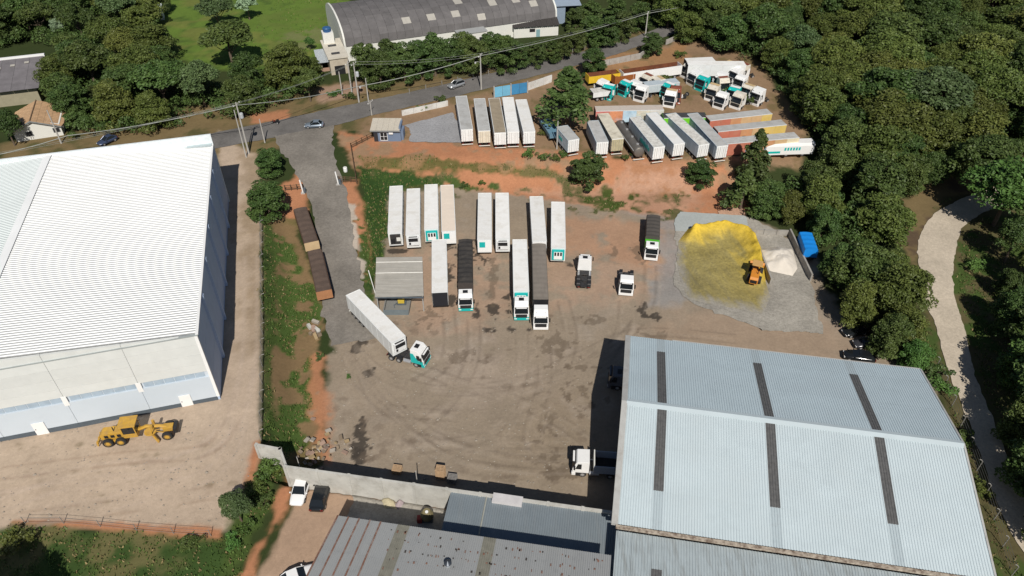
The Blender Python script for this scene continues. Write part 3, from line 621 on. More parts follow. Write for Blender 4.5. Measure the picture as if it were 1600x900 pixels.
# low white annexe with dark tiled roof
wa = P(803, 60); wb = P(872, 55)
la = thing('white_outbuilding', 'low white outbuilding with dark roof below the arched factory', 'building', wa, math.atan2((wb - wa).y, (wb - wa).x)); LW = (wb - wa).length
bx('wall', m_white2, la, 0, LW, 0, 5, -.3, 3.0); bx('door', M('teal_door', (.2, .34, .36)), la, LW * .5, LW * .5 + 1.1, -.06, -.003, 0, 2.1); bx('window', m_dark, la, LW * .35, LW * .35 + 1.6, -.06, -.003, 1.5, 2.4)
for k in range(8): ribbed((-.3 + (LW + .6) * k / 8, -.6, 3.1), (-.3 + (LW + .6) * (k + 1) / 8 - .03, -.6, 3.1), (-.3 + (LW + .6) * k / 8, 5.4, 4.6), (-.3 + (LW + .6) * (k + 1) / 8 - .03, 5.4, 4.6), .5, .08).make('roof_sheet', M('blackened_tile', (.05, .045, .043), .9, 0, .3, 2), la)
# water-tank house at its left end
th_ = thing('tank_house', 'narrow beige flat-roofed block with a blue water tank, left of the arched factory', 'building', P(532, 116), R(20))
m_bei = M('beige_render', (.45, .40, .32), .9, 0, .12, .8, dirt=.3)
bx('wall', m_bei, th_, -2.2, 2.4, 0, 13, -.5, 4.2); bx('roof_slab', M('pale_slab', (.55, .51, .43), .9, 0, .12, .7), th_, -2.5, 2.7, -.3, 13.2, 4.2, 4.45)
for k in range(2): bx('roof_hatch', M('dark_steel', (.06, .06, .065)), th_, -1.2, .9, 2.2 + 5.5 * k, 2.9 + 5.5 * k, 4.45, 4.75)
bx('tank_tower', m_white2, th_, -1.9, .9, 10, 12.6, 4.45, 7.2); bx('entrance', m_dark, th_, -1.2, 1.4, -.06, -.003, -.3, 2.3)
B().lathe([(1.0, 0), (1.12, .9), (.95, 1.1), (.3, 1.2)], (-.5, 11.3, 7.2), 'z', 16).make('water_tank', M('blue_plastic', (.03, .10, .24), .4), th_)
sd = thing('open_shed', 'small open shed with pale tin roof left of the tank house', 'shed', P(504, 112), R(18))
bx('wall', m_bei, sd, -.4, -.2, 0, 5, -.4, 2.5); bx('back_wall', m_bei, sd, -.4, 6.2, 5, 5.2, -.4, 3.2); bx('low_wall', M('pink_brick', (.34, .22, .16), .9), sd, -.4, 6, -.1, .1, -.4, .9)
for k in range(4): B().tube([(.1 + 1.9 * k, .2, .9), (.1 + 1.9 * k, .2, 2.6)], .08, 6).make('post', m_bei, sd)
for k in range(3): ribbed((-1 + 2.5 * k, -1, 2.7), (1.46 + 2.5 * k, -1, 2.7), (-1 + 2.5 * k, 5.8, 3.7), (1.46 + 2.5 * k, 5.8, 3.7), .35, .05).make('roof_sheet', M('pale_tin', (.48, .52, .54), .5, .2), sd)
# ---------------- tile-roofed cottage and grey-roofed hall, top left
hb0, hb1 = P(27, 222), P(100, 211); hd = hb1 - hb0; HW_ = hd.length
hs = thing('white_cottage', 'small white cottage with orange clay tile roof by the road, left edge', 'cottage', hb0, math.atan2(hd.y, hd.x))
bx('wall', m_white2, hs, 0, HW_, 0, 10, -.6, 2.7); B().add([(0, 0, 2.7), (HW_, 0, 2.7), (HW_ * .45, 0, 4.4), (0, .25, 2.7), (HW_, .25, 2.7), (HW_ * .45, .25, 4.4)], [(0, 1, 2), (3, 4, 5), (0, 1, 4, 3), (1, 2, 5, 4), (2, 0, 3, 5)]).make('gable_wall', m_white2, hs)
m_tile = M('orange_clay_tile', (.50, .32, .18), .85, 0, .2, 1.5, dirt=.4, dirtcol=(.40, .25, .14), dscale=.8, rnd=.08)
for (xa, za, xb, zb2) in ((-.8, 2.45, HW_ * .45, 4.55), (HW_ + .7, 2.3, HW_ * .45, 4.55)):
    for k in range(14):
        y0, y1 = -.6 + 11 * k / 14, -.6 + 11 * (k + 1) / 14 - .05
        for j in range(5):
            t0, t1 = j / 5, (j + 1) / 5; lf = .05
            B().add([(xa + (xb - xa) * t0, y0, za + (zb2 - za) * t0 + lf), (xa + (xb - xa) * t0, y1, za + (zb2 - za) * t0 + lf), (xa + (xb - xa) * t1, y1, za + (zb2 - za) * t1), (xa + (xb - xa) * t1, y0, za + (zb2 - za) * t1)], [(0, 1, 2, 3)]).make('roof_tile_course', m_tile, hs)
B().tube([(HW_ * .45, -.6, 4.6), (HW_ * .45, 10.4, 4.6)], .13, 6).make('ridge_tile', M('dark_ridge_tile', (.2, .13, .08), .9), hs)
B().add([(-.8, -.66, 2.2), (HW_ * .45, -.66, 4.3), (HW_ + .7, -.66, 2.05), (HW_ + .7, -.66, 2.35), (HW_ * .45, -.66, 4.62), (-.8, -.66, 2.5)], [(0, 1, 4, 5), (1, 2, 3, 4)]).make('barge_board', M('grey_board', (.22, .23, .23)), hs)
for xx in (2.2, 7.6):
    f_ = bx('window', M('grey_board', (.22, .23, .23)), hs, xx, xx + 1.4, -.06, -.003, .9, 2.0); bx('pane', m_dark, f_, xx + .12, xx + 1.28, -.09, -.061, 1.0, 1.9)
hl = thing('grey_roof_hall', 'old hall with weathered grey-purple roof and beige wall behind the cottage', 'hall', P(66, 160), R(18))
bx('wall', M('khaki_render', (.30, .27, .19), .9, 0, .12, .8), hl, -34, 0, 0, 12, -.5, 4.0); bx('opening', m_dark, hl, -30, -8, -.06, -.003, 2.6, 3.9)
for k in range(12):
    for j in range(5): B().box(-35 + 36 * k / 12, -35 + 36 * (k + 1) / 12 - .04, 0, 2.72, -.03, .03).make('roof_sheet', M('grey_purple_sheet', (.15, .14, .148), .9, 0, .2, .5, dirt=.4, dirtcol=(.10, .095, .1), dscale=.6, rnd=.06), hl, loc=(0, -1.2 + 2.65 * j, 4.1 + .52 * j), rot=(R(11), 0, 0))
for k in range(3): B().box(0, 1.0, 0, .8, 0, .04).make('roof_patch', M('pale_roof_patch', (.38, .36, .32)), hl, loc=(-9 + 3 * k, 8 + .7 * k, 6.06 + .14 * k), rot=(R(11), 0, 0))
bx('white_parapet', m_white, hl, -12, 1.2, 12.2, 12.9, 3.2, 7.1)
bx('side_roof', M('pale_blue_tin', (.32, .38, .40), .5), hl, -38, -14, 12.2, 17, 6.7, 7.0)
fw = thing('white_house_fragment', 'white corner of a house glimpsed between trees, top left', 'house', P(248, 32), R(20))
bx('wall', m_white2, fw, -1.6, 1.6, 0, 4, -.5, 3.0); B().prism([(-.3, 3), (4.3, 3), (2, 4.2)], -1.9, 1.9).make('roof', M('pale_tin', (.48, .52, .54)), fw); bx('window', m_dark, fw, -.6, .3, -.06, -.003, .9, 2.0)

# ---------------- gatehouse
ga, gb = P(583, 221), P(627, 221); gw = (gb - ga).length
gt = thing('gatehouse', 'small blue gatehouse with beige sloping roof beside the entry drive', 'gatehouse', ga, math.atan2((gb - ga).y, (gb - ga).x) * .6)
m_gb = M('slate_blue_paint', (.15, .20, .29), .8, 0, .06, .8); m_gr = M('beige_tin_roof', (.50, .46, .39), .7, 0, .06, .5, dirt=.2, dirtcol=(.4, .35, .28))
bx('wall', m_gb, gt, .3, gw, 0, 3.6, -.3, 2.75); bx('side_wing', m_gb, gt, gw + .01, gw + .5, .6, 3.2, -.3, 2.2); bx('parapet', m_gb, gt, gw - .3, gw + .1, .1, 3.8, 2.75, 3.4)
for k in range(5): ribbed((-.3 + (gw + .2) * k / 5, -.5, 2.85), (-.3 + (gw + .2) * (k + 1) / 5 - .02, -.5, 2.85), (-.3 + (gw + .2) * k / 5, 4.2, 3.5), (-.3 + (gw + .2) * (k + 1) / 5 - .02, 4.2, 3.5), .25, .04).make('roof_sheet', m_gr, gt)
bx('fascia', M('grey_board', (.22, .23, .23)), gt, -.3, gw, -.56, -.5, 2.6, 2.84)
gwn = bx('window', m_white, gt, 1.7, 3.3, -.05, -.003, .25, 2.3); bx('pane', m_dark, gwn, 1.78, 2.46, -.08, -.051, 1.3, 2.2); bx('pane', m_dark, gwn, 2.54, 3.22, -.08, -.051, 1.3, 2.2); bx('pane', m_dark, gwn, 1.78, 2.46, -.08, -.051, .4, 1.2); bx('pane', m_dark, gwn, 2.54, 3.22, -.08, -.051, .4, 1.2)
bx('air_conditioner', m_white, gt, 3.7, 4.6, -.35, -.003, 1.9, 2.3); bx('door', M('dark_door', (.03, .03, .035)), gt, .31, 1.2, -.05, -.003, -.1, 2.1)
# ---------------- roadside walls
def pxwall(name, label, pts, h, mat, seg=3.0, th=.22): return wallrun(name, label, [P(*p).xy for p in pts], h, None, th, seg, mat, cap=False)
m_ww = M('weathered_white_wall', (.60, .60, .58), .85, 0, .1, .8, dirt=.5, dirtcol=(.34, .27, .20), dscale=.7, rnd=.05)
pxwall('roadside_wall', 'dirty white low wall behind the grey gravel pad', [(628, 181), (700, 165)], 1.3, m_ww)
pxwall('roadside_wall', 'white wall end beside the blue roadside gate panels', [(822, 142), (862, 128)], 1.9, m_ww)
pxwall('roadside_wall', 'grey concrete wall curving along the road above the scrapyard', [(935, 105), (1000, 92), (1008, 86)], 1.6, M('grey_wall', (.36, .345, .32), .9, 0, .15, .8, dirt=.4))
pxwall('roadside_wall', 'short grey wall beyond the round roadside tree, top right', [(1040, 70), (1068, 58)], 1.4, M('grey_wall', (.36, .345, .32)))
bg_ = [P(772, 153), P(824, 145)]; bd = bg_[1] - bg_[0]; bgl = bd.length
gp = thing('blue_gate', 'bright blue panelled gate facing the road above the parked trailers', 'gate', bg_[0], math.atan2(bd.y, bd.x))
for k in range(4): bx('gate_panel', M('blue_gate_paint', (.05, .22, .42), .5, rnd=.06) if k > 1 else M('light_blue_gate_paint', (.16, .42, .60), .5, rnd=.04), gp, bgl * k / 4 + .03, bgl * (k + 1) / 4 - .03, -.05, .05, .1, 2.7)
for k in range(3): bx('gate_post', M('grey_wall', (.36, .345, .32)), gp, bgl * k / 2 - .15, bgl * k / 2 + .15, -.16, .16, -.2, 3.0)
# ---------------- timber entrance fences
m_tim = M('dark_timber', (.10, .062, .035), .85, 0, .3, 2)
def railfence(label, a, c, n, h=1.3, rails=3, mat=None, rr_=.07):
    a, c = P(*a), P(*c); o = thing('timber_fence', label, 'fence', a)
    L = c - a
    for i in range(n + 1):
        p = L * (i / n); z = hz(a.x + p.x, a.y + p.y) - a.z; bx('post', mat or m_tim, o, p.x - .09, p.x + .09, p.y - .09, p.y + .09, z - .2, z + h)
    for k in range(rails):
        for i in range(n):
            p, q = L * (i / n), L * ((i + 1) / n); zp = hz(a.x + p.x, a.y + p.y) - a.z; zq = hz(a.x + q.x, a.y + q.y) - a.z; hh_ = h * (k + .7) / rails
            B().tube([(p.x, p.y, zp + hh_), (q.x, q.y, zq + hh_)], rr_, 4).make('rail', mat or m_tim, o)
    return o
railfence('dark timber rail fence climbing the red bank beside the drive', (558, 288), (549, 232), 8)
railfence('timber rail fence right below the gatehouse window', (549, 232), (582, 215), 4)
railfence('short timber fence right of the drive gate opening', (531, 284), (557, 285), 3)
railfence('short timber fence left of the drive gate opening', (446, 298), (474, 296), 3)
for lb, p in (('white leaning barrier post on the left side of the drive', (474, 302)), ('white barrier post on the right side of the drive', (529, 289))):
    a = P(*p); o = thing('barrier_post', lb, 'post', a); bx('base', M('concrete_grey', (.4, .39, .37)), o, -.4, .4, -.3, .3, -.1, .25); B().tube([(0, 0, .2), (-.25, .1, 3.0)], .14, 8).make('pole', m_white, o); bx('motor_box', m_base, o, .15, .6, -.25, .25, .25, 1.2)
a = P(540, 268); o = thing('white_drum', 'small white drum standing beside the drive fence', 'drum', a); B().lathe([(.38, 0), (.42, .3), (.42, .9), (.38, 1.0)], (0, 0, 0), 'z', 14).make('body', m_white, o); B().lathe([(.3, 1.0), (.3, 1.06)], (0, 0, 0), 'z', 12).make('lid', m_white2, o)
# ---------------- wire fences with bent concrete posts
m_post = M('fence_post_concrete', (.24, .23, .21), .9); m_wire = M('fence_wire', (.16, .16, .16), .5, .4)
def wirefence(label, pts, step=3.0, h=2.2, bent=.5, side=1, r=.07, wires=4):
    q = resample([P(*p).xy for p in pts], 200); n = max(2, int(sum((b - a).length for a, b in zip(q, q[1:])) / step)); q = resample(q, n)
    o = thing('wire_fence', label, 'fence', (q[0].x, q[0].y, hz(*q[0]))); org = o.location; tops = []
    for i, p in enumerate(q):
        d = (q[min(i + 1, n - 1)] - q[max(i - 1, 0)]).normalized(); nn = Vector((-d.y, d.x, 0)) * side
        b0 = Vector((p.x, p.y, hz(p.x, p.y))) - org
        pts_ = [b0 - Vector((0, 0, .2)), b0 + Vector((0, 0, h))] + ([b0 + Vector((0, 0, h + .3)) + nn * bent * .5, b0 + Vector((0, 0, h + .35)) + nn * bent] if bent else [])
        B().tube(pts_, r, 5).make('post', m_post, o); tops.append(b0)
    for k in range(wires):
        z = h * (k + .6) / wires; B().tube([t + Vector((0, 0, z)) for t in tops], .018, 3).make('wire', m_wire, o)
    return o
wirefence('wire fence with bent concrete posts along the edge of the warehouse yard', [(409, 345), (411, 520), (409, 690)], 3.2, 2.1, .7, 1, .06)
wirefence('wire fence with thin posts along the grassy lower edge of the warehouse yard', [(40, 818), (110, 818), (240, 832), (330, 838)], 3.4, 1.4, 0, 1, .045, 3)
wirefence('fence of short posts along the far verge of the road', [(640, 147), (760, 118), (850, 98), (985, 55)], 4.0, 1.4, 0, 1, .10, 3)
wirefence('wire fence between the metal shed and the pale track', [(1462, 575), (1510, 690), (1545, 790), (1580, 900)], 3.4, 2.0, .5, -1, .06)
# ---------------- utility poles and their cables
m_pole = M('pole_concrete', (.40, .385, .36), .85, 0, .1, .8); m_cab = M('cable_grey', (.26, .275, .25), .6)
poles = []
def pole(label, base, toprow, r=.17, arm=True, lamp=False, transformer=False):
    a = P(*base); h = Hof(a, toprow) - a.z; o = thing('utility_pole', label, 'pole', a)
    B().tube([(0, 0, -.3), (0, 0, h)], r * 1.25, 8, r * .75).make('shaft', m_pole, o)
    if arm:
        ang = R(70); c, s = math.cos(ang), math.sin(ang); B().tube([(-c * 1.1, -s * 1.1, h - .5), (c * 1.1, s * 1.1, h - .5)], .07, 4).make('crossarm', m_pole, o)
        for k in (-1, 0, 1): B().lathe([(.05, 0), (.09, .08), (.05, .25)], (c * k, s * k, h - .45), 'z', 8).make('insulator', m_white, o)
    if lamp:
        B().tube([(0, 0, h - 2.2), (-.6, -.8, h - 1.6), (-1.1, -1.5, h - 1.5)], .05, 5).make('lamp_arm', m_pole, o); B().box(-.18, .18, -.35, .35, -.08, .08).make('lamp_head', M('lamp_grey', (.5, .5, .5)), o, loc=(-1.15, -1.7, h - 1.5))
    if transformer:
        B().lathe([(.35, 0), (.4, .1), (.4, 1.0), (.32, 1.15)], (.55, -.2, h - 3.4), 'z', 12).make('transformer', M('transformer_grey', (.42, .44, .46), .5), o)
    o['h'] = h; poles.append((a, h)); return o
p1 = pole('tall utility pole with transformer at the corner of the drive, beside the warehouse', (389, 240), 160, transformer=True)
pole('thinner pole next to the transformer pole by the warehouse', (385, 246), 172, .13, arm=False)
pole('street pole standing between the road and the gate trees', (414, 223), 186, .13, arm=False)
pole('white leaning-looking pole in front of the tank house', (535, 148), 112, .14, arm=False)
pole('grey pole behind the junction, nearest the tank house door', (550, 146), 96, .16)
p3 = pole('pale utility pole at the road junction below the factory trees', (561, 160), 97, .16, transformer=True)
pole('shorter pole right of the road junction pole', (576, 160), 122, .13, arm=False, lamp=True)
p4 = pole('tall utility pole at the road edge above the parked trailers', (752, 140), 84, .17, lamp=True)
p5 = pole('utility pole beside the road, top right, near the scrapyard', (1008, 58), 18, .17)
p2 = pole('utility pole beside the white cottage', (96, 224), 172, .15, arm=False)
pole('thin dark pole standing behind the gatehouse', (581, 180), 157, .12)
pole('white post at the left end of the boundary wall', (475, 752), 714, .07, arm=False)
pole('white post standing against the middle of the boundary wall', (655, 776), 736, .07, arm=False)
pole('pale concrete post below the short trailer near the dark pine', (870, 233), 189, .13, arm=False)
def cable(label, pts, r=.09, sag=.6):
    L = []
    for a, c in zip(pts, pts[1:]):
        for i in range(12):
            t = i / 12; p = a.lerp(c, t); p.z -= sag * 4 * t * (1 - t); L.append(p)
    L.append(pts[-1]); o = B().tube(L, r, 5).make('power_cable', m_cab); return tag(o, label, 'cable')
tp = lambda o, dz=-.5: o.location + Vector((0, 0, o['h'] + dz))
pL = P(-60, 245, 9.5); pR = P(1190, -22, 12.5)
cable('thick bundled power cable strung along the road over the pole tops', [P(-80, 255, 9), P(105, 212, 9.5), tp(p1, -.6), tp(p3, -7.0 + 1.0), tp(p4), tp(p5), pR], .085)
for k, (dx, dz) in enumerate(((.8, 0), (-.8, .05))):
    cable(('thin wire' if k else 'thin line') + (' on the near side of the thick power cable' if k else ' on the far side of the thick power cable'), [P(-80, 255, 9.5) + Vector((dx, dx, .2)), tp(p1) + Vector((dx, dx, .3)), tp(p3) + Vector((dx * .4, dx, .3)), tp(p4) + Vector((dx * .4, dx, .3)), tp(p5) + Vector((dx * .4, dx, .3)), pR + Vector((0, dx, .3))], .025)
for o_ in [o for o in bpy.data.objects if 'h' in o.keys()]: del o_['h']

# ---------------- tin carport with pump slab, in the yard
m_tin = M('weathered_tin_roof', (.33, .315, .285), .6, .1, .12, .5, dirt=.45, dirtcol=(.24, .22, .185), dscale=.5, streak=(.25, 3, 1), rnd=.05)
k0, k1, k2, k3 = P(588, 403, 3.9), P(660, 402, 3.9), P(662, 462, 3.6), P(586, 464, 3.6)
cp = thing('tin_carport', 'open carport with weathered corrugated tin roof next to the white trailers', 'carport', (0, 0, 0))
for j in range(7):
    a0, a1 = k0.lerp(k3, j / 7), k0.lerp(k3, (j + 1) / 7 + .01); b0, b1 = k1.lerp(k2, j / 7), k1.lerp(k2, (j + 1) / 7 + .01); up_ = Vector((0, 0, .02 * (7 - j)))
    ribbed(a0 + up_, a1 + up_, b0 + up_, b1 + up_, .3, .05).make('roof_sheet', m_tin, cp)
for j in (1, 3): B().tube([k0.lerp(k3, j / 7) + Vector((0, 0, .2)), k1.lerp(k2, j / 7) + Vector((0, 0, .2))], .06, 4).make('joint_cap', M('bright_tin', (.62, .61, .58), .4), cp)
for c in (k0, k1, k2, k3, k0.lerp(k3, .5), k1.lerp(k2, .5)):
    q = c.lerp((k0 + k2) / 2, .06); B().tube([(q.x, q.y, hz(q.x, q.y) - .2), (q.x, q.y, c.z)], .1, 6).make('post', m_rwall, cp)
bx('edge_beam', m_base, cp, k3.x, k2.x, k3.y - .05, k3.y + .1, 3.35, 3.58)
s0, s1, s2, s3 = P(600, 455), P(638, 455), P(638, 490), P(601, 490)
ps = thing('pump_slab', 'grey pump slab with low kerb and tank in front of the tin carport', 'slab', (0, 0, 0))
m_slab = M('slab_grey', (.20, .20, .19), .9, 0, .1, 1)
bx('slab', m_slab, ps, s3.x, s2.x, s3.y, s0.y + 2, -.3, .25)
bx('front_kerb', M('blue_grey_kerb', (.15, .18, .195), .9), ps, s3.x - .1, s2.x + .1, s3.y - .35, s3.y - .003, -.3, .8); bx('side_kerb', m_slab, ps, s2.x + .003, s2.x + .2, s3.y, s0.y + 2, -.3, .8); bx('side_kerb', m_slab, ps, s3.x - .2, s3.x - .003, s3.y, s0.y + 2, -.3, .8)
tk = P(616, 464); o = thing('round_tank', 'round blue-grey tank on the slab in front of the carport', 'tank', (tk.x, tk.y, .25)); B().lathe([(1.05, 0), (1.05, 1.5), (.9, 1.62), (.1, 1.7)], (0, 0, 0), 'z', 20).make('body', M('blue_grey_tank', (.17, .20, .22), .6), o); B().lathe([(.3, 1.6), (.3, 1.75)], (0, 0, 0), 'z', 10).make('lid', m_slab, o)
tk = P(628, 475); o = thing('yellow_pump', 'small yellow pump machine beside the round tank', 'pump', (tk.x, tk.y, .25)); bx('body', M('pump_yellow', (.55, .40, .05)), o, -.6, .5, -.4, .5, .2, .9, bevel=.06); bx('skid', m_base, o, -.8, .8, -.6, .6, .02, .19); B().tube([(-.5, -.3, .5), (-1.2, -.9, .3), (-1.0, -1.4, .1)], .07, 6).make('hose', m_base, o)
a = P(588, 463); o = thing('white_post', 'slim white post leaning at the left end of the carport', 'post', a); B().tube([(0, 0, -.2), (-.8, .6, 5.2)], .07, 6).make('shaft', m_white, o); bx('foot', m_white, o, -.15, .15, -.15, .15, -.1, .1)

# ---------------- bulk material bays: concrete kerb walls, ochre heap, white heap, tarpaulin slab
m_bay = M('bay_wall_concrete', (.30, .285, .26), .9, 0, .2, 1, dirt=.4)
def baywall(label, a, c, h): return wallrun('bay_wall', label, [P(*a).xy, P(*c).xy], h, None, .3, 2.2, m_bay, cap=False)
baywall('low wall between the yellow heap and the white heap', (1172, 366), (1203, 446), 1.5)
baywall('low wall on the right side of the white heap', (1232, 368), (1266, 440), 1.6)
baywall('low end wall behind the white heap', (1172, 366), (1232, 368), 1.2)
def heap(name, label, ring, top, mat, hmax, seed, cat='heap', flat=1.0):
    q = GP(ring); cx = sum(p[0] for p in q) / len(q); cy = sum(p[1] for p in q) / len(q); b = B(); vs = []; NR = 16; r2 = resample(q + [q[0]], 61)[:-1]
    for i in range(NR + 1):
        for j, p in enumerate(r2):
            t = i / NR; c = Vector(top) if top else Vector((cx, cy)); v = Vector(p).lerp(c, t); k = 1 - (1 - t) ** flat
            nz_ = mnoise.fractal(Vector((v.x * .5, v.y * .5, seed)), 1, 2, 4)
            vs.append((v.x, v.y, hz(v.x, v.y) + .13 + hmax * k * (.85 + .2 * nz_) + (.12 * nz_ + .1) * min(1, t * 4)))
    m = len(r2); b.add(vs, [(i * m + j, i * m + (j + 1) % m, (i + 1) * m + (j + 1) % m, (i + 1) * m + j) for i in range(NR) for j in range(m)])
    return tag(b.make(name, mat, smooth=True), label, cat)
m_ochre = M('ochre_silt', (.185, .165, .075), .95, 0, .3, 1.2, dirt=.9, dirtcol=(.36, .30, .09), dscale=.9, dlo=.44, streak=(1, .3, 1), bump=.4, bscale=5)
m_yel = M('bright_yellow_powder', (.66, .47, .04), .95, 0, .2, .8, dirt=.85, dirtcol=(.40, .27, .05), dscale=.55, dlo=.46, bump=.4, bscale=3)
m_lime = M('white_lime', (.62, .57, .50), .95, 0, .1, .8, dirt=.4, dirtcol=(.50, .45, .38), dscale=.8, bump=.3, bscale=3)
def crestheap(ring, crest):
    q = resample(GP(ring) + [GP(ring)[0]], 141)[:-1]; cr = resample([P(*p).xy for p in crest], 60); c0_ = sum((Vector(p) for p in q), Vector((0, 0))) / len(q); NR = 46; vs = []; cl = []
    yel, och, olv, cnc = (.60, .42, .05), (.37, .295, .085), (.205, .178, .09), (.29, .27, .235)
    for i in range(NR + 1):
        for p in q:
            t = i / NR; v = Vector(p).lerp(c0_, t); dc = min((v - r_).length for r_ in cr); e = min(1, t * 7)
            nz_ = mnoise.fractal(Vector((v.x * .45, v.y * .45, 2.2)), 1, 2, 5); st = mnoise.noise(Vector((v.x * 1.3 + v.y * .3, v.y * .22, 5.0))); fn = mnoise.noise(Vector((v.x * 3, v.y * 3, 1)))
            z = hz(v.x, v.y) + .13 + e * (1.9 * max(0, 1 - dc / 4.2) ** 1.3 * (1 + .25 * nz_) + .16 + .09 * nz_ + .05 * fn)
            k = max(0, min(1, 1.25 - dc / (3.0 + 1.6 * st + 1.2 * nz_))); k2 = max(0, min(1, 1.2 - dc / (13 + 7 * st))) * .72 + .18 * fn
            c = [olv[j] + (och[j] - olv[j]) * max(0, min(1, k2)) for j in range(3)]; c = [(c[j] + (yel[j] - c[j]) * k) * (1 + .16 * fn + .2 * nz_) for j in range(3)]
            k3 = max(0, min(1, 1 - (t * 5.0 + .45 * st + .35 * fn))) * (0 if dc < 3 else min(1, (dc - 3) / 2)); c = [c[j] + (cnc[j] - c[j]) * k3 for j in range(3)]
            vs.append((v.x, v.y, z)); cl.append((*[max(.01, u) for u in c], 1))
    m = len(q); b = B(); b.add(vs, [(i * m + j, i * m + (j + 1) % m, (i + 1) * m + (j + 1) % m, (i + 1) * m + j) for i in range(NR) for j in range(m)])
    o = b.make('powder_heap', coverbump('powder', fine=.16, bump=.35, big=.05), smooth=True); at_ = o.data.color_attributes.new('cover', 'FLOAT_COLOR', 'POINT')
    at_.data.foreach_set('color', np.array(cl, np.float32).ravel()); return tag(o, 'yellow to olive powder heap spread on the concrete apron', 'heap')
crestheap([(1060, 378), (1075, 358), (1128, 348), (1178, 362), (1194, 400), (1196, 442), (1204, 466), (1190, 492), (1165, 486), (1130, 480), (1100, 474), (1074, 468), (1064, 440), (1057, 410)], [(1082, 366), (1125, 355), (1163, 364), (1182, 395), (1189, 430)])
heap('lime_heap', 'smooth white lime heap between the two bay walls', [(1180, 392), (1215, 386), (1238, 390), (1246, 420), (1238, 432), (1205, 425), (1192, 420)], None, m_lime, 1.7, 9.1, flat=1.6)
struct(sheet('grey_slab', [(1054, 362), (1054, 345), (1062, 332)], [(1170, 366), (1168, 352), (1166, 338)], coverbump('smooth_grey_slab', False, (.36, .385, .375), .08, .1, .1), .16, 14, 14, .35))
struct(sheet('pink_spoil', [(1122, 330), (1122, 336)], [(1160, 322), (1166, 338)], coverbump('pink_spoil', False, REDP, .2, .4, .1), .15, 8, 8, .3))
# rubble pile by the wall corner
rb = thing('rubble_pile', 'heap of broken slabs, boards and rubble beside the left end of the boundary wall', 'rubble', P(500, 705)); rr = random.Random(11)
cols = [M('rub_brown', (.22, .17, .12), .9), M('rub_pale', (.36, .32, .27), .9), M('rub_tan', (.34, .25, .14), .9), M('rub_pink', (.32, .22, .17), .9)]
for k in range(52):
    s = rr.uniform(.10, .42); B().box(-s, s, -s * .7, s * .7, -.08, .14).make('slab_piece', cols[k % 4], rb, loc=(rr.gauss(0, 1.3), rr.gauss(0, 1.6), rr.uniform(.1, .7)), rot=(rr.uniform(-.4, .4), rr.uniform(-.4, .4), rr.uniform(0, 3)))
rb = thing('broken_culvert', 'broken concrete culvert pieces lying in the grassy strip', 'rubble', P(492, 515))
for k in range(9):
    s = rr.uniform(.2, .7); B().box(-s, s, -.25, .25, -.2, .3).make('concrete_piece', cols[(k * 3) % 4] if k % 3 else m_cw, rb, loc=(rr.gauss(0, .5), rr.uniform(-2, 2), .2), rot=(rr.uniform(-.3, .3), rr.uniform(-.3, .3), rr.uniform(0, 3)))
# pallets along the wall
m_pal = M('pallet_wood', (.40, .27, .16), .9, 0, .2, 2); 
def pallets(label, px, n, rz=0, mat=None):
    a = P(*px); o = thing('pallet_stack', label, 'pallets', a, rz)
    for k in range(n):
        z = .145 * k
        for j in range(5): bx('board', mat or m_pal, o, -.6, .6, -.5 + .22 * j, -.36 + .22 * j, z + .10, z + .135)
        for j in (-.55, 0, .45): bx('bearer', mat or m_pal, o, j, j + .1, -.5, .52, z, z + .099)
pallets('tall pale pallet stack in the shade behind the boundary wall', (689, 745), 13, R(-9)); pallets('low grey pallet stack right of the tall one behind the wall', (707, 752), 7, R(-9), M('grey_wood', (.2, .19, .18), .9)); pallets('pallets behind the middle of the boundary wall, left of the white post', (621, 737), 6, R(-9))
# yard mixer and barrels in the lower corner
a = P(668, 812); o = thing('concrete_mixer', 'round olive concrete mixer with red motor on the lower pavement', 'mixer', a)
B().lathe([(.25, -.1), (.75, .4), (.8, .9), (.45, 1.5), (.4, 1.5)], (0, 0, .3), 'z', 16).make('drum', M('olive_drum', (.20, .17, .09), .6), o); bx('motor', M('motor_red', (.25, .03, .03)), o, -1.2, -.6, -.6, .1, .1, .9, bevel=.05); bx('frame', m_base, o, -.7, .7, -.5, .5, .02, .3); B().lathe([(.2, 0), (.2, .1)], (.05, -.15, 1.85), 'z', 10).make('bag', m_white, o)
a = P(692, 781); o = thing('brown_barrel', 'small red-brown barrel beside the canopy corner', 'barrel', a); B().lathe([(.3, 0), (.36, .4), (.3, .9)], (0, 0, 0), 'z', 12).make('body', M('barrel_brown', (.22, .11, .08), .8), o); B().lathe([(.25, .9), (.25, .95)], (0, 0, 0), 'z', 12).make('lid', M('barrel_brown', (.22, .11, .08)), o)

# stones and litter strewn over the dirt
rr = random.Random(31); b = B()
for k in range(900):
    if k % 3: px, py = rr.uniform(515, 930), rr.uniform(480, 770)
    else: px, py = rr.uniform(0, 395), rr.uniform(660, 815)
    p = P(px, py); s_ = rr.uniform(.05, .16) * (1.6 if rr.random() < .08 else 1); b.add([(p.x + s_ * math.cos(a_ + k), p.y + s_ * .8 * math.sin(a_ + k), p.z + .02) for a_ in (0, 1.3, 2.5, 3.8, 5.1)] + [(p.x, p.y, p.z + s_ * .9)], [(0, 1, 5), (1, 2, 5), (2, 3, 5), (3, 4, 5), (4, 0, 5)])
o = b.make('loose_stones', M('stone_grey', (.27, .235, .195), .95, 0, .4, .8)); o['kind'] = 'stuff'; tag(o, 'small loose stones scattered over the dirt of both yards', 'stones')
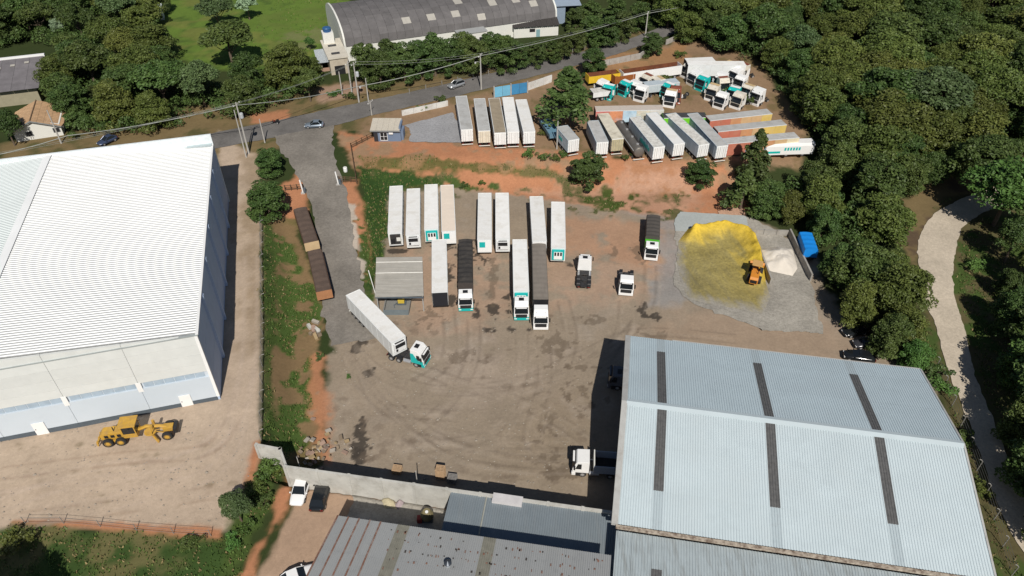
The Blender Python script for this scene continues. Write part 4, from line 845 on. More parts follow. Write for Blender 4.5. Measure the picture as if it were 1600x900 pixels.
# ============================================================ TREES
def leafcloud(rng, centres, per, size, out=.6):
    n = len(centres) * per; cs = np.repeat(np.array([c[:3] for c in centres]), per, 0); rad = np.repeat(np.array([c[3] for c in centres]), per)
    d = rng.normal(size=(n, 3)); d /= np.linalg.norm(d, axis=1, keepdims=True); d[:, 2] = np.where(d[:, 2] < -.35, -d[:, 2], d[:, 2])
    p = cs + d * (rad * (.62 + .42 * rng.rand(n) ** .6))[:, None] * np.array([1, 1, .8])
    nrm = d * out + rng.normal(size=(n, 3)) * .55 + np.array([0, 0, .25]); nrm /= np.linalg.norm(nrm, axis=1, keepdims=True)
    t = np.cross(nrm, rng.normal(size=(n, 3))); t /= np.linalg.norm(t, axis=1, keepdims=True); bt = np.cross(nrm, t)
    s = size * (.6 + .8 * rng.rand(n))[:, None]
    v = np.stack([p - t * s, p + bt * s * .55, p + t * s, p - bt * s * .55], 1).reshape(-1, 3)
    return v
def cloudmesh(name, v, mat):
    n = len(v) // 4; me = bpy.data.meshes.new(name); me.vertices.add(len(v)); me.vertices.foreach_set('co', v.astype(np.float32).ravel())
    me.loops.add(len(v)); me.loops.foreach_set('vertex_index', np.arange(len(v), dtype=np.int32)); me.polygons.add(n)
    me.polygons.foreach_set('loop_start', np.arange(0, len(v), 4, dtype=np.int32)); me.polygons.foreach_set('loop_total', np.full(n, 4, np.int32)); me.update(calc_edges=True); me.materials.append(mat); return me
LF = [leafmat('leaf_dark', (.032, .058, .015), (.056, .086, .022), .2), leafmat('leaf_olive', (.050, .070, .015), (.082, .102, .024), .2), leafmat('leaf_fresh', (.038, .082, .018), (.066, .125, .028), .2), leafmat('leaf_bluish', (.040, .072, .026), (.066, .106, .040), .2), leafmat('leaf_pine', (.034, .056, .016), (.056, .082, .022)), leafmat('leaf_silver', (.13, .19, .11), (.19, .26, .16))]
BARK = M('bark', (.12, .09, .065), .95, 0, .3, 3)
def broadleaf(i, mat, rw, n, per, size, flat=.62, lo=.2, deep=.42):
    """crown mesh of radius ~rw (unit height 10 m): foliage puffs over a dome"""
    rng = np.random.RandomState(100 + i); cs = []
    for k in range(n):
        a = rng.rand() * 6.283; rr_ = rw * .80 * math.sqrt(rng.rand()); dome = math.sqrt(max(0, 1 - (rr_ / rw) ** 2))
        z = 10 * lo + (10 - 10 * lo) * (.15 + .78 * dome) * (1 - deep * rng.rand() ** 1.4)
        cs.append((rr_ * math.cos(a) * (1 + .25 * math.sin(2 * a + i)), rr_ * math.sin(a), z, rng.uniform(.75, 1.55) * rw / 4.2))
    v = leafcloud(rng, cs, per, size); b = B(); b.tube([(0, 0, -.5), (.1, .05, 3), (.2, -.1, 5.5)], .26, 7, .12)
    for k in range(5):
        c = cs[k * 3]; b.tube([(.1, 0, 2.6 + .4 * k), (c[0] * .5, c[1] * .5, (c[2] + 3) / 2), (c[0] * .9, c[1] * .9, c[2])], .11, 5, .03)
    return cloudmesh('crown', v, mat), b.mesh('trunk', BARK)
def conifer(i, mat, rw, per=26, size=.30):
    rng = np.random.RandomState(300 + i); cs = []
    for k in range(85):
        t = rng.rand() ** .8; z = 1.4 + 8.4 * t; r_ = rw * (1 - t) ** .75 * (.5 + .5 * rng.rand()); a = rng.rand() * 6.283; cs.append((r_ * math.cos(a), r_ * math.sin(a), z, .38 + .5 * (1 - t)))
    cs.append((0, 0, 9.9, .25)); v = leafcloud(rng, cs, per * 2, size * .8); b = B(); b.tube([(0, 0, -.5), (0, 0, 9.5)], .2, 7, .04)
    return cloudmesh('crown', v, mat), b.mesh('trunk', BARK)
def shrub(i, mat, n=14, per=60, size=.16):
    rng = np.random.RandomState(500 + i); cs = [(rng.normal() * .75, rng.normal() * .75, .5 + .9 * rng.rand(), .35 + .35 * rng.rand()) for k in range(n)]
    v = leafcloud(rng, cs, per, size); b = B()
    for k in range(4): b.tube([(0, 0, -.2), (cs[k][0] * .6, cs[k][1] * .6, cs[k][2])], .05, 4, .015)
    return cloudmesh('crown', v, mat), b.mesh('stem', BARK)
WOOD = [broadleaf(i, LF[m], rw, n + 16, 210, sz * .66) for i, (m, rw, n, sz) in enumerate([(0, 4.2, 46, .30), (1, 4.6, 50, .30), (1, 3.9, 42, .28), (0, 4.0, 40, .32), (2, 4.2, 44, .30), (1, 4.8, 52, .28), (0, 3.6, 36, .30), (3, 4.0, 40, .32)])]
EDGE = [broadleaf(60 + i, LF[m], 3.9, 80, 190, .19, lo=.02, deep=.85) for i, m in enumerate((0, 1, 2, 1))]
HEDGE = [broadleaf(20 + i, LF[m], 3.0, 64, 190, .18, lo=0, deep=.85) for i, m in enumerate((4, 0, 4))]
PINE = [conifer(i, LF[4], 3.0) for i in range(3)]
SHRUB = [shrub(i, LF[m]) for i, m in enumerate((2, 0, 1))]
SILV = broadleaf(40, LF[5], 3.6, 40, 90, .28, lo=.15)
rt = random.Random(21); NT = [0]
def tree(label, xy, h, spread, kind, group=None, name='tree', cat='tree', rz=None):
    x_, y_ = xy; o = thing(name, label, cat, (x_, y_, hz(x_, y_)), rt.uniform(0, 6.28) if rz is None else rz, group); s = h / 10 if name != 'shrub' else h / 1.6
    k = spread * (h / 10 if name != 'shrub' else h / 1.6)
    o.scale = (k, k, s); obj('trunk' if name != 'shrub' else 'stem', kind[1], o); obj('crown', kind[0], o); return o
def at(px, py, h):  # crown middle seen at px,py
    zz = 3.0
    for _ in range(6): p = P(px, py, zz); zz = hz(p.x, p.y) + h * .62
    return p.xy
# --- the wood on the right and the grove top left
KIND = ('dark green', 'olive green', 'yellow-olive', 'deep green', 'fresh green', 'broad olive', 'narrow dark', 'blue-green')
def fillwood(poly, choose, n, gap, name_zone, hr, sp, group):
    fx_ = [p[0] for p in poly]; fy_ = [p[1] for p in poly]; pts = []; tries = 0
    while tries < 9000 and len(pts) < n:
        tries += 1; p = (rt.uniform(min(fx_), max(fx_)), rt.uniform(min(fy_), max(fy_)))
        if float(sdist(poly, np.array([p[0]]), np.array([p[1]]))[0]) < 1.0: continue
        g = gap(p)
        if all((p[0] - q[0]) ** 2 + (p[1] - q[1]) ** 2 > g ** 2 for q in pts): pts.append(p)
    for p in pts:
        d_ = float(sdist(poly, np.array([p[0]]), np.array([p[1]]))[0]); k = rt.choice(choose); edge = min(1, .66 + d_ / 14)
        tree(KIND[k] + ' tree ' + name_zone(p), p, rt.uniform(*hr) * edge, rt.uniform(*sp), EDGE[(0, 1, 1, 0, 2, 3, 0, 0)[k]] if d_ < 7.5 else WOOD[k], group)
    return pts
def undergrowth(poly, n, label, rlo, rhi, zhi):
    rng = np.random.RandomState(77); cs = []; fx_ = [p[0] for p in poly]; fy_ = [p[1] for p in poly]
    q = np.stack([rng.uniform(min(fx_), max(fx_), n * 3), rng.uniform(min(fy_), max(fy_), n * 3)], 1); q = q[sdist(poly, q[:, 0], q[:, 1]) > .9][:n]; hh = height(q[:, 0], q[:, 1])
    for p, h_ in zip(q, hh): cs.append((p[0], p[1], h_ + rng.uniform(.3, 1) ** 1.3 * zhi, rng.uniform(rlo, rhi)))
    o = obj('undergrowth', cloudmesh('undergrowth', leafcloud(rng, cs, 90, .24), LF[0])); o['kind'] = 'stuff'; tag(o, label, 'undergrowth')
forest = GP([(1062, 78), (1120, 88), (1180, 105), (1225, 165), (1262, 218), (1278, 262), (1215, 300), (1165, 318), (1190, 338), (1292, 360), (1318, 440), (1335, 500), (1358, 540), (1405, 572), (1432, 572), (1410, 470), (1394, 415), (1378, 365), (1405, 312), (1470, 285), (1530, 272), (1640, 262), (1730, 240), (1700, 20), (1640, -50), (1000, -50), (1010, 10)])
def zone(p):
    v = Vector((p[0], p[1], hz(*p) + 6)); dz = v.z - CAMH; dep = v.y * CP - dz * SP; px = 800 + FPX * v.x / dep; py = 450 - FPX * (v.y * SP + dz * CP) / dep
    if py > 430: return 'in the strip of wood between the yard corner and the pale track'
    if py > 300: return 'in the wood between the lime bay and the pale track' if px < 1420 else 'at the wood edge above the track bend'
    if px < 1290 and py > 170: return 'at the wood edge beside the broadside trailers'
    if px < 1240: return 'at the wood edge behind the scrapyard'
    if py < 60: return 'at the top edge of the wood, ' + ('above the scrapyard' if px < 1230 else 'left of its middle' if px < 1330 else 'right of its middle' if px < 1450 else 'by the top right corner')
    if px > 1470: return 'in the far right part of the dense wood'
    return 'in the middle of the dense wood'
fillwood(forest, (0, 0, 1, 1, 2, 2, 3, 5, 5, 6, 7), 214, lambda p: 4.6 if p[1] < 135 else 5.9, zone, (7.5, 13.5), (1.05, 1.5), 'trees of the dense wood')
undergrowth(forest, 2900, 'dense dark undergrowth filling the wood right of the yard', .9, 1.9, 5.0)
left = GP([(100, 232), (130, 226), (200, 217), (300, 198), (400, 182), (488, 160), (505, 128), (482, 118), (430, 122), (330, 142), (290, 142), (258, 80), (252, 10), (200, -50), (-60, -50), (-60, 84), (40, 78), (75, 76), (100, 90), (85, 150), (108, 190)])
def zone2(p):
    v = Vector((p[0], p[1], hz(*p) + 6)); dz = v.z - CAMH; dep = v.y * CP - dz * SP; px = 800 + FPX * v.x / dep; py = 450 - FPX * (v.y * SP + dz * CP) / dep
    if px > 300: return 'in the grove along the road, right of the cottage'
    if py > 120: return 'in the grove beside the cottage behind the warehouse'
    if py < 50: return 'at the top left corner of the photo'
    return 'in the middle of the top left grove'
fillwood(left, (0, 0, 1, 2, 3, 5, 6, 7), 66, lambda p: 6.4, zone2, (8.5, 12), (1.15, 1.4), 'trees of the roadside grove')
undergrowth(left, 1100, 'dark undergrowth below the trees of the top left grove', .9, 1.8, 3.6)
# --- trees by name
for lb, px, py, h, s, k in [
    ('round dark tree beside the drive, the upper of the two at the gate', 419, 248, 6.0, 1.6, HEDGE[1]), ('round dark tree beside the drive, the lower of the two at the gate', 414, 306, 7.4, 1.75, HEDGE[1]),
    ('green tree standing on the red bank below the short trailer', 920, 256, 8.5, 1.3, HEDGE[0]), ('round bushy tree in front of the long white trailers', 1098, 258, 5.8, 1.7, HEDGE[1]),
    ('rounded tree at the roadside left of the scrapyard', 928, 92, 7.5, 1.5, HEDGE[1]), ('round roadside tree below the top right utility pole', 1020, 64, 6.5, 1.5, HEDGE[0]),
    ('lone round tree in the bright meadow, top left', 355, 62, 12, 1.5, WOOD[3]), ('second lone tree at the upper edge of the meadow', 335, 14, 10, 1.3, WOOD[7]),
    ('big tree overhanging the bend of the pale track', 1580, 296, 13, 1.35, WOOD[4]), ('second big tree behind the one over the track bend', 1545, 250, 12, 1.3, WOOD[0]), ('tree at the right edge just above the track bend', 1620, 330, 11, 1.3, WOOD[3]), ('tree right of the pale track, just below the bend', 1590, 370, 9, .9, WOOD[0]), ('tree at the right edge beside the middle of the pale track', 1592, 480, 9, .9, EDGE[0]), ('leafy tree at the right edge, second down along the track', 1620, 560, 10, 1.1, EDGE[2]), ('dark tree leaning over the track, lower right', 1612, 650, 9, .9, EDGE[0]),
    ('low tree at the right edge under the bend shadow', 1580, 440, 6, .95, EDGE[0]), ('dark tree at the lower right corner of the track', 1650, 710, 11, 1.1, EDGE[0]), ('tree in the bottom right corner past the track', 1690, 790, 11, 1.1, EDGE[0]),
    ('leafy bush-like tree on the bank in the lower left yard corner', 368, 790, 5.2, .85, WOOD[7]), ('tree at the left edge beside the cottage', 8, 195, 8, 1, WOOD[0]), ('tree in front of the tank house shed', 480, 128, 8, .9, WOOD[3]),
    ('tall tree just outside the bottom left corner, its shadow on the grass', -125, 1015, 17, .75, WOOD[3]), ('tall thick tree right of the track, third down at the right edge', 1655, 610, 11, 1.3, WOOD[0]), ('wide dark tree over the lower track shadow', 1670, 560, 10, 1.3, WOOD[3]), ('dense olive tree at the right edge level with the shed ridge', 1650, 510, 10, 1.3, WOOD[0]), ('broad tree at the right edge level with the lime bay', 1640, 420, 9, 1.2, WOOD[1]), ('leafy tree behind the blue covered trailer', 1290, 345, 8, 1.0, EDGE[0]), ('low tree above the back wall of the lime bay', 1238, 318, 7, 1.0, EDGE[1]), ('tree at the right of the blue covered trailer', 1318, 405, 8, 1.0, EDGE[0]), ('tree overhanging the yard corner above the shaded cars', 1345, 468, 8.5, 1.0, EDGE[1]), ('tree just above the back right corner of the metal shed', 1398, 520, 8, 1.0, EDGE[0]), ('smaller tree between the shed corner and the track', 1432, 552, 6, 1.0, EDGE[2]), ('banana-like tuft tree beside the tin shed', 483, 66, 3.5, 1.0, WOOD[4])]:
    tree(lb, at(px, py, h), h, s, k)
tree('pale silver-leaved tree at the top edge of the meadow', at(385, 8, 7), 7, 1.3, SILV); tree('pale silver-leaved tree in the top left grove', at(88, 42, 6), 6, .8, SILV)
tree('big dark pine standing at the road end of the trailer row', at(888, 142, 14), 14, 1.7, PINE[0], name='pine_tree'); tree('tall pointed pine in front of the orange trailers', at(1183, 236, 13), 13, 1.0, PINE[1], name='pine_tree'); tree('dark pine at the right end of the red bank', at(1165, 290, 9), 9, 1.6, PINE[2], name='pine_tree')
for i, (px, py, h) in enumerate([(572, 92, 10), (592, 105, 9), (607, 85, 9), (630, 92, 10), (655, 88, 9.5), (678, 80, 10.5), (700, 84, 9.5), (724, 76, 10), (745, 84, 9), (770, 72, 9.5), (790, 80, 9), (812, 84, 6.5), (838, 80, 6.5), (862, 76, 6), (880, 70, 6.5), (900, 58, 7), (925, 45, 8), (950, 45, 8), (975, 36, 8), (1000, 22, 8), (925, 20, 8), (900, 26, 7), (960, 12, 8)]):
    tree(('first second third fourth fifth sixth seventh eighth ninth tenth eleventh twelfth thirteenth fourteenth fifteenth sixteenth seventeenth eighteenth nineteenth twentieth twenty-first twenty-second twenty-third'.split()[i]) + ' bushy tree from the left in the row below the arched factory', at(px, py, h), h * 1.08, rt.uniform(1.15, 1.4), HEDGE[i % 3], 'roadside row in front of the factory')
# --- shrubs
for i, (px, py, h, s) in enumerate([(826, 245, 1.6, 1.1), (848, 250, 1.5, 1), (868, 252, 1.4, 1), (880, 245, 1.2, 1), (978, 250, 1.3, .9), (846, 212, 1.2, .9), (418, 740, 1.5, 1.3), (428, 722, 1.4, 1.2), (400, 770, 1.3, 1.2), (385, 830, 1.2, 1.1), (410, 790, 1.2, 1.2), (437, 738, 1.2, 1), (365, 850, 1.1, 1.2), (300, 850, 1.0, 1.3), (30, 850, 1.8, 1.3),
                                    (1130, 152, 2.2, 1.1), (1163, 162, 2.2, 1.1), (1062, 90, 2, 1), (660, 172, 1.2, 1.2), (690, 160, 1.5, 1.1), (1040, 128, 1.8, 1), (950, 128, 1.5, 1), (1500, 690, 1.5, 1.2), (1530, 770, 1.5, 1.2), (1470, 610, 1.8, 1.2), (1455, 585, 2, 1.2), (1590, 470, 2, 1.4), (1520, 420, 1.8, 1.2), (725, 292, .8, 1.3), (753, 288, .8, 1.3), (545, 590, .5, 1), (500, 560, .7, 1.2), (445, 130, 2, 1.3), (523, 150, 1.4, 1.3), (548, 154, 1.3, 1.3)]):
    g_ = 'weeds and shrubs on the banks'; z_ = ('on the crest of the red bank' if 200 < py < 300 and px < 1000 else 'on the lower left bank beside the grader yard' if py > 700 and px < 460 else 'among the scrapped cabs' if px > 900 and py < 170 else 'between the metal shed and the pale track' if px > 1440 and py > 560 else 'right of the pale track' if px > 1440 else 'at the roadside verge' if py < 180 else 'in the weedy strip beside the yard')
    tree(('bright', 'dark', 'olive')[i % 3] + ' leafy shrub ' + z_, P(px, py).xy, h * .85, s, SHRUB[i % 3], g_, name='shrub', cat='shrub')
# --- grass tufts over the ground's grassy parts
sel = np.where((grassw > .35) & (y < 290) & (y > 36) & (x > -75) & (x < 95) & (n4 < .42 * grassw))[0]
rng = np.random.RandomState(9)
def tufts(sel, per, size, mat, name, label, hh):
    cx = np.repeat(x[sel], per) + rng.uniform(-.25, .25, len(sel) * per); cy = np.repeat(y[sel], per) + rng.uniform(-.25, .25, len(sel) * per); cz = np.repeat(zg[sel], per)
    n = len(cx); a = rng.rand(n) * 6.283; L = rng.uniform(.5, 1.2, n) * size; tx, ty = np.cos(a), np.sin(a); ln = rng.uniform(-.5, .5, (n, 2)) * L[:, None]; h_ = hh * rng.uniform(.4, 1.2, n)
    p0 = np.stack([cx - tx * L * .35, cy - ty * L * .35, cz - .02], -1); p1 = np.stack([cx + tx * L * .35, cy + ty * L * .35, cz - .02], -1)
    p2 = np.stack([cx + tx * L * .15 + ln[:, 0], cy + ty * L * .15 + ln[:, 1], cz + h_], -1); p3 = np.stack([cx - tx * L * .15 + ln[:, 0], cy - ty * L * .15 + ln[:, 1], cz + h_], -1)
    o = obj(name, cloudmesh(name, np.stack([p0, p1, p2, p3], 1).reshape(-1, 3), mat)); o['kind'] = 'stuff'; tag(o, label, 'grass')
hi = rng.rand(len(sel))
tufts(sel[hi < .72], 3, .30, leafmat('grass_blade', (.045, .08, .018), (.08, .115, .028), 0), 'grass', 'short green grass on the banks and strips', .28)
tufts(sel[hi >= .72], 3, .30, leafmat('dry_grass_blade', (.15, .13, .055), (.20, .165, .075), 0), 'dry_grass', 'dry straw-coloured grass mixed into the green strips', .30)
# ============================================================ VEHICLES
m_rub = M('tyre_rubber', (.022, .022, .023), .9, 0, .2, 4); m_rim = M('rim_steel', (.42, .42, .42), .4, .3, .1, 4)
m_cha = M('chassis_black', (.028, .028, .03), .7, 0, .3, 3, dirt=.4, dirtcol=(.10, .075, .055), dscale=1.2); m_glass = M('vehicle_glass', (.012, .015, .018), .08, 0, .1, 1, spec=.6)
m_wht = M('truck_white', (.78, .78, .77), .35, 0, .03, 1, dirt=.15, dirtcol=(.6, .57, .52), dscale=1.1); m_teal = M('truck_teal', (.012, .42, .40), .35, 0, .06, 1)
m_red = M('lamp_red', (.16, .015, .012), .3); m_lamp = M('lamp_clear', (.75, .76, .76), .15); m_blk = M('trim_black', (.018, .018, .02), .5)
TW = {}
def wheelmesh(r, w, key):
    if key not in TW:
        t = B().lathe([(r * .55, -w / 2), (r * .93, -w / 2), (r, -w * .36), (r, w * .36), (r * .93, w / 2), (r * .55, w / 2)], (0, 0, 0), 'x', 18).mesh('tyre', m_rub)
        k = B().lathe([(r * .05, -w * .54), (r * .25, -w * .53), (r * .5, -w * .49), (r * .6, -w * .52), (r * .6, w * .52), (r * .5, w * .49), (r * .25, w * .53), (r * .05, w * .54)], (0, 0, 0), 'x', 14)
        TW[key] = (t, k)
    return TW[key]
RIMS = {}
def wheel(parent, x_, y_, r=.5, w=.3, rim=None):
    t, k = wheelmesh(r, w, (r, w)); rim = rim or m_rim
    if (r, w, rim.name) not in RIMS: RIMS[(r, w, rim.name)] = k.mesh('rim', rim)
    o = obj('wheel', t, parent, (x_, y_, r)); obj('rim', RIMS[(r, w, rim.name)], o); return o
def axle(parent, y_, half=1.02, r=.5, w=.32): 
    for s in (-1, 1): wheel(parent, s * half, y_, r, w)

def cab(o, body, lower, y0=0, hi=3.75, low=True, scrap=False, hatch=True, roof=None, rz=0):
    """cab-over-engine lorry cab, front face at y0 looking along +Y"""
    f = y0; back = y0 - 2.15; z0 = .95; wb, wt, rt_ = 1.66, 2.74, hi
    prof = [(f, z0), (f + .03, wb), (f - .42, wt), (f - .55, wt + .16), (f - .95, rt_ - .06), (back, rt_), (back, z0)]
    tp_ = lambda yy, zz: 1 if zz < wb + .05 else 1 - .10 * (zz - wb) / (rt_ - wb)
    c = B().prism(prof, -1.23, 1.23, tp_).make('cab', body, o, bevel=.05)
    if lower is not body:
        bx('cab_skirt', lower, o, -1.245, -1.225, back + .05, f - .05, z0 + .02, z0 + .68); bx('cab_skirt', lower, o, 1.225, 1.245, back + .05, f - .05, z0 + .02, z0 + .68)
        for s in (-1, 1): B().add([(s * 1.248, back + .03, z0 + .68), (s * 1.248, f - .9, z0 + .68), (s * 1.222, back + .5, z0 + 1.9), (s * 1.222, back + .03, z0 + 1.9)], [(0, 1, 2, 3)]).make('cab_flash', lower, o)
    # windscreen in its plane
    d = Vector((0, -.45, wt - wb)).normalized(); nn = Vector((0, d.z, -d.y)) * .035
    def wpt(x_, t): q = Vector((x_, f + .03 - .45 * t, wb + (wt - wb) * t)) + nn; return (q.x * (1 - .10 * (q.z - wb) / (rt_ - wb)), q.y, q.z)
    B().quad(wpt(-1.1, .04), wpt(1.1, .04), wpt(1.1, .93), wpt(-1.1, .93)).make('windscreen', m_glass, o)
    bx('sun_visor', m_blk, o, -1.05, 1.05, f - .36, f + .02, wt - .02, wt + .08, bevel=.02)
    if not scrap: bx('visor_strip', body, o, -.85, .85, f - .22, f + .03, wt + .085, wt + .13)
    g = bx('grille', m_blk, o, -.92, .92, f + .01, f + .11, z0 - .02, wb - .06); 
    for k in range(3): bx('grille_bar', M('grille_grey', (.05, .05, .053), .4), g, -.9, .9, f + .111, f + .13, z0 + .1 + .2 * k, z0 + .13 + .2 * k)
    bu = bx('bumper', lower if low else body, o, -1.22, 1.22, f - .42, f + .10, .34, z0 - .01, bevel=.06)
    for s in (-1, 1):
        bx('headlight', m_lamp, o, s * .98 - .2, s * .98 + .2, f + .05, f + .125, .62, .82)
        xo = 1.235 * s; B().add([(xo, f - .35, wb + .02), (xo, f - 1.15, wb + .02), (xo * .945, f - 1.15, wt - .1), (xo * .945, f - .66, wt - .1)], [(0, 1, 2, 3)]).make('side_window', m_glass, o, loc=(s * .012, 0, 0))
        m = bx('mirror', m_blk if not scrap else m_wht, o, s * 1.42 - .1, s * 1.42 + .1, f - .34, f - .16, wb + .1, wb + .85, bevel=.03); B().tube([(s * 1.15, f - .25, wb + .9), (s * 1.42, f - .25, wb + .9)], .03, 4).make('mirror_arm', m_blk, m)
        bx('step', m_blk, o, s * 1.2 - .12, s * 1.2 + .05, f - 1.0, f - .45, .38, .9)
    if hatch: bx('roof_hatch', m_blk, o, -.42, .42, back + .32, back + 1.0, rt_ - .06, rt_ + .03)
    if roof: B().add([(-1.02, back + .1, rt_ + .03), (1.02, back + .1, rt_ + .03), (1.05, back + .95, rt_ + .0), (-1.05, back + .95, rt_ + .0)], [(0, 1, 2, 3)]).make('roof_panel', roof, o)
    for s in (-1, 1): B().tube([(s * .7, f - .62, rt_ - .35), (s * .7, f - .45, rt_ - .3)], .06, 6).make('roof_lamp', m_lamp, o)
def chassis(o, y0=0, axles=(-1.35, -4.3, -5.6), end=-6.6, tank=True, fifth=True):
    bx('frame_rail', m_cha, o, -.52, -.40, y0 + end, y0 - 1.0, .72, 1.0); bx('frame_rail', m_cha, o, .40, .52, y0 + end, y0 - 1.0, .72, 1.0)
    for k, a in enumerate(axles):
        axle(o, y0 + a, 1.02 if k == 0 else .95, .5, .32 if k == 0 else .55)
        if k: 
            for s in (-1, 1): B().prism([(y0 + a - .62, 1.0), (y0 + a - .45, 1.14), (y0 + a + .45, 1.14), (y0 + a + .62, 1.0), (y0 + a + .62, 1.04), (y0 + a + .45, 1.18), (y0 + a - .45, 1.18), (y0 + a - .62, 1.04)], s * .95 - .3, s * .95 + .3).make('mudguard', m_blk, o)
    if tank:
        for s in (-1, 1): B().lathe([(.28, -.02), (.33, 0), (.33, 1.25), (.28, 1.27)], (s * .92, y0 - 3.5, .68), 'y', 14).make('fuel_tank', M('tank_alu', (.55, .56, .57), .3, .6), o)
    if fifth: B().lathe([(.5, 0), (.5, .12)], (0, y0 - 4.9, 1.02), 'z', 16).make('fifth_wheel', m_cha, o)
    bx('cross_member', m_cha, o, -.4, .4, y0 + end, y0 + end + .15, .74, .98); bx('deck_plate', m_cha, o, -.85, .85, y0 - 3.6, y0 - 2.25, 1.0, 1.06); bx('rear_deck', m_cha, o, -.62, .62, y0 + end + .1, y0 - 3.7, .9, .96)
    for s in (-1, 1): bx('tail_light', m_red, o, s * .85 - .2, s * .85 + .2, y0 + end - .06, y0 + end, .72, .88)
def tractor(name, label, front, back, body=None, lower=None, z=None, group=None, length=6.6, **kw):
    """tractor unit: front and back are ground pixels or points"""
    a = front if isinstance(front, Vector) else P(*front); c = back if isinstance(back, Vector) else P(*back)
    o = thing(name, label, 'truck', (a.x, a.y, hz(a.x, a.y) + .05), head(a - c), group); body = body or m_wht; cab(o, body, lower or body, **kw); chassis(o, end=-length); return o

def trailer_base(o, L, z0=1.15, axles=3, front=True, legs=True):
    bx('frame_rail', m_cha, o, -.55, -.42, -L + .1, -.5, .85, z0 - .002); bx('frame_rail', m_cha, o, .42, .55, -L + .1, -.5, .85, z0 - .002)
    for k in range(axles): axle(o, -L + 1.7 + 1.28 * k, .98, .5, .42)
    bx('rear_bumper', m_white2, o, -1.2, 1.2, -L - .08, -L + .02, .42, .58)
    for s in (-1, 1):
        bx('tail_light', m_red, o, s * .95 - .2, s * .95 + .2, -L - .05, -L + .02, .72, .88); bx('mudflap', m_blk, o, s * .98 - .25, s * .98 + .25, -L + .85, -L + .88, .3, .95)
        if legs: bx('landing_leg', m_cha, o, s * .8 - .08, s * .8 + .08, -3.0, -2.84, .02, z0)
m_roofw = M('trailer_roof_white', (.76, .755, .735), .5, 0, .05, .5, dirt=.6, dirtcol=(.56, .53, .47), dscale=.5, rnd=.07, dlo=.46)
m_roofg = M('trailer_roof_grey', (.42, .42, .41), .7, 0, .12, .7, dirt=.55, dirtcol=(.25, .235, .21), dscale=.6, rnd=.05)
m_roofb = M('trailer_roof_brown', (.30, .25, .18), .8, 0, .15, .7, dirt=.55, dirtcol=(.18, .14, .10), dscale=.8)
m_roofp = M('trailer_roof_peach', (.72, .62, .52), .6, 0, .05, .5, dirt=.2, dirtcol=(.6, .5, .42))
m_roofm = M('trailer_roof_mossy', (.60, .56, .46), .7, 0, .15, .7, dirt=.8, dirtcol=(.22, .18, .12), dscale=.45, dlo=.5)
m_roofs = M('trailer_roof_stripped', (.62, .61, .57), .8, 0, .15, 1, dirt=.75, dirtcol=(.30, .28, .24), dscale=1.4, dlo=.45)
m_sidew = M('trailer_side_white', (.70, .72, .72), .45, 0, .05, .6, dirt=.25, dirtcol=(.55, .55, .52), dscale=.8)
m_sideb = M('trailer_side_bluish', (.44, .52, .58), .5, 0, .06, .6, dirt=.3, dirtcol=(.38, .42, .44), dscale=.8)
m_doorw = M('trailer_door_white', (.78, .79, .78), .45, 0, .05, .8, dirt=.2, dirtcol=(.5, .48, .42), dscale=1.2)
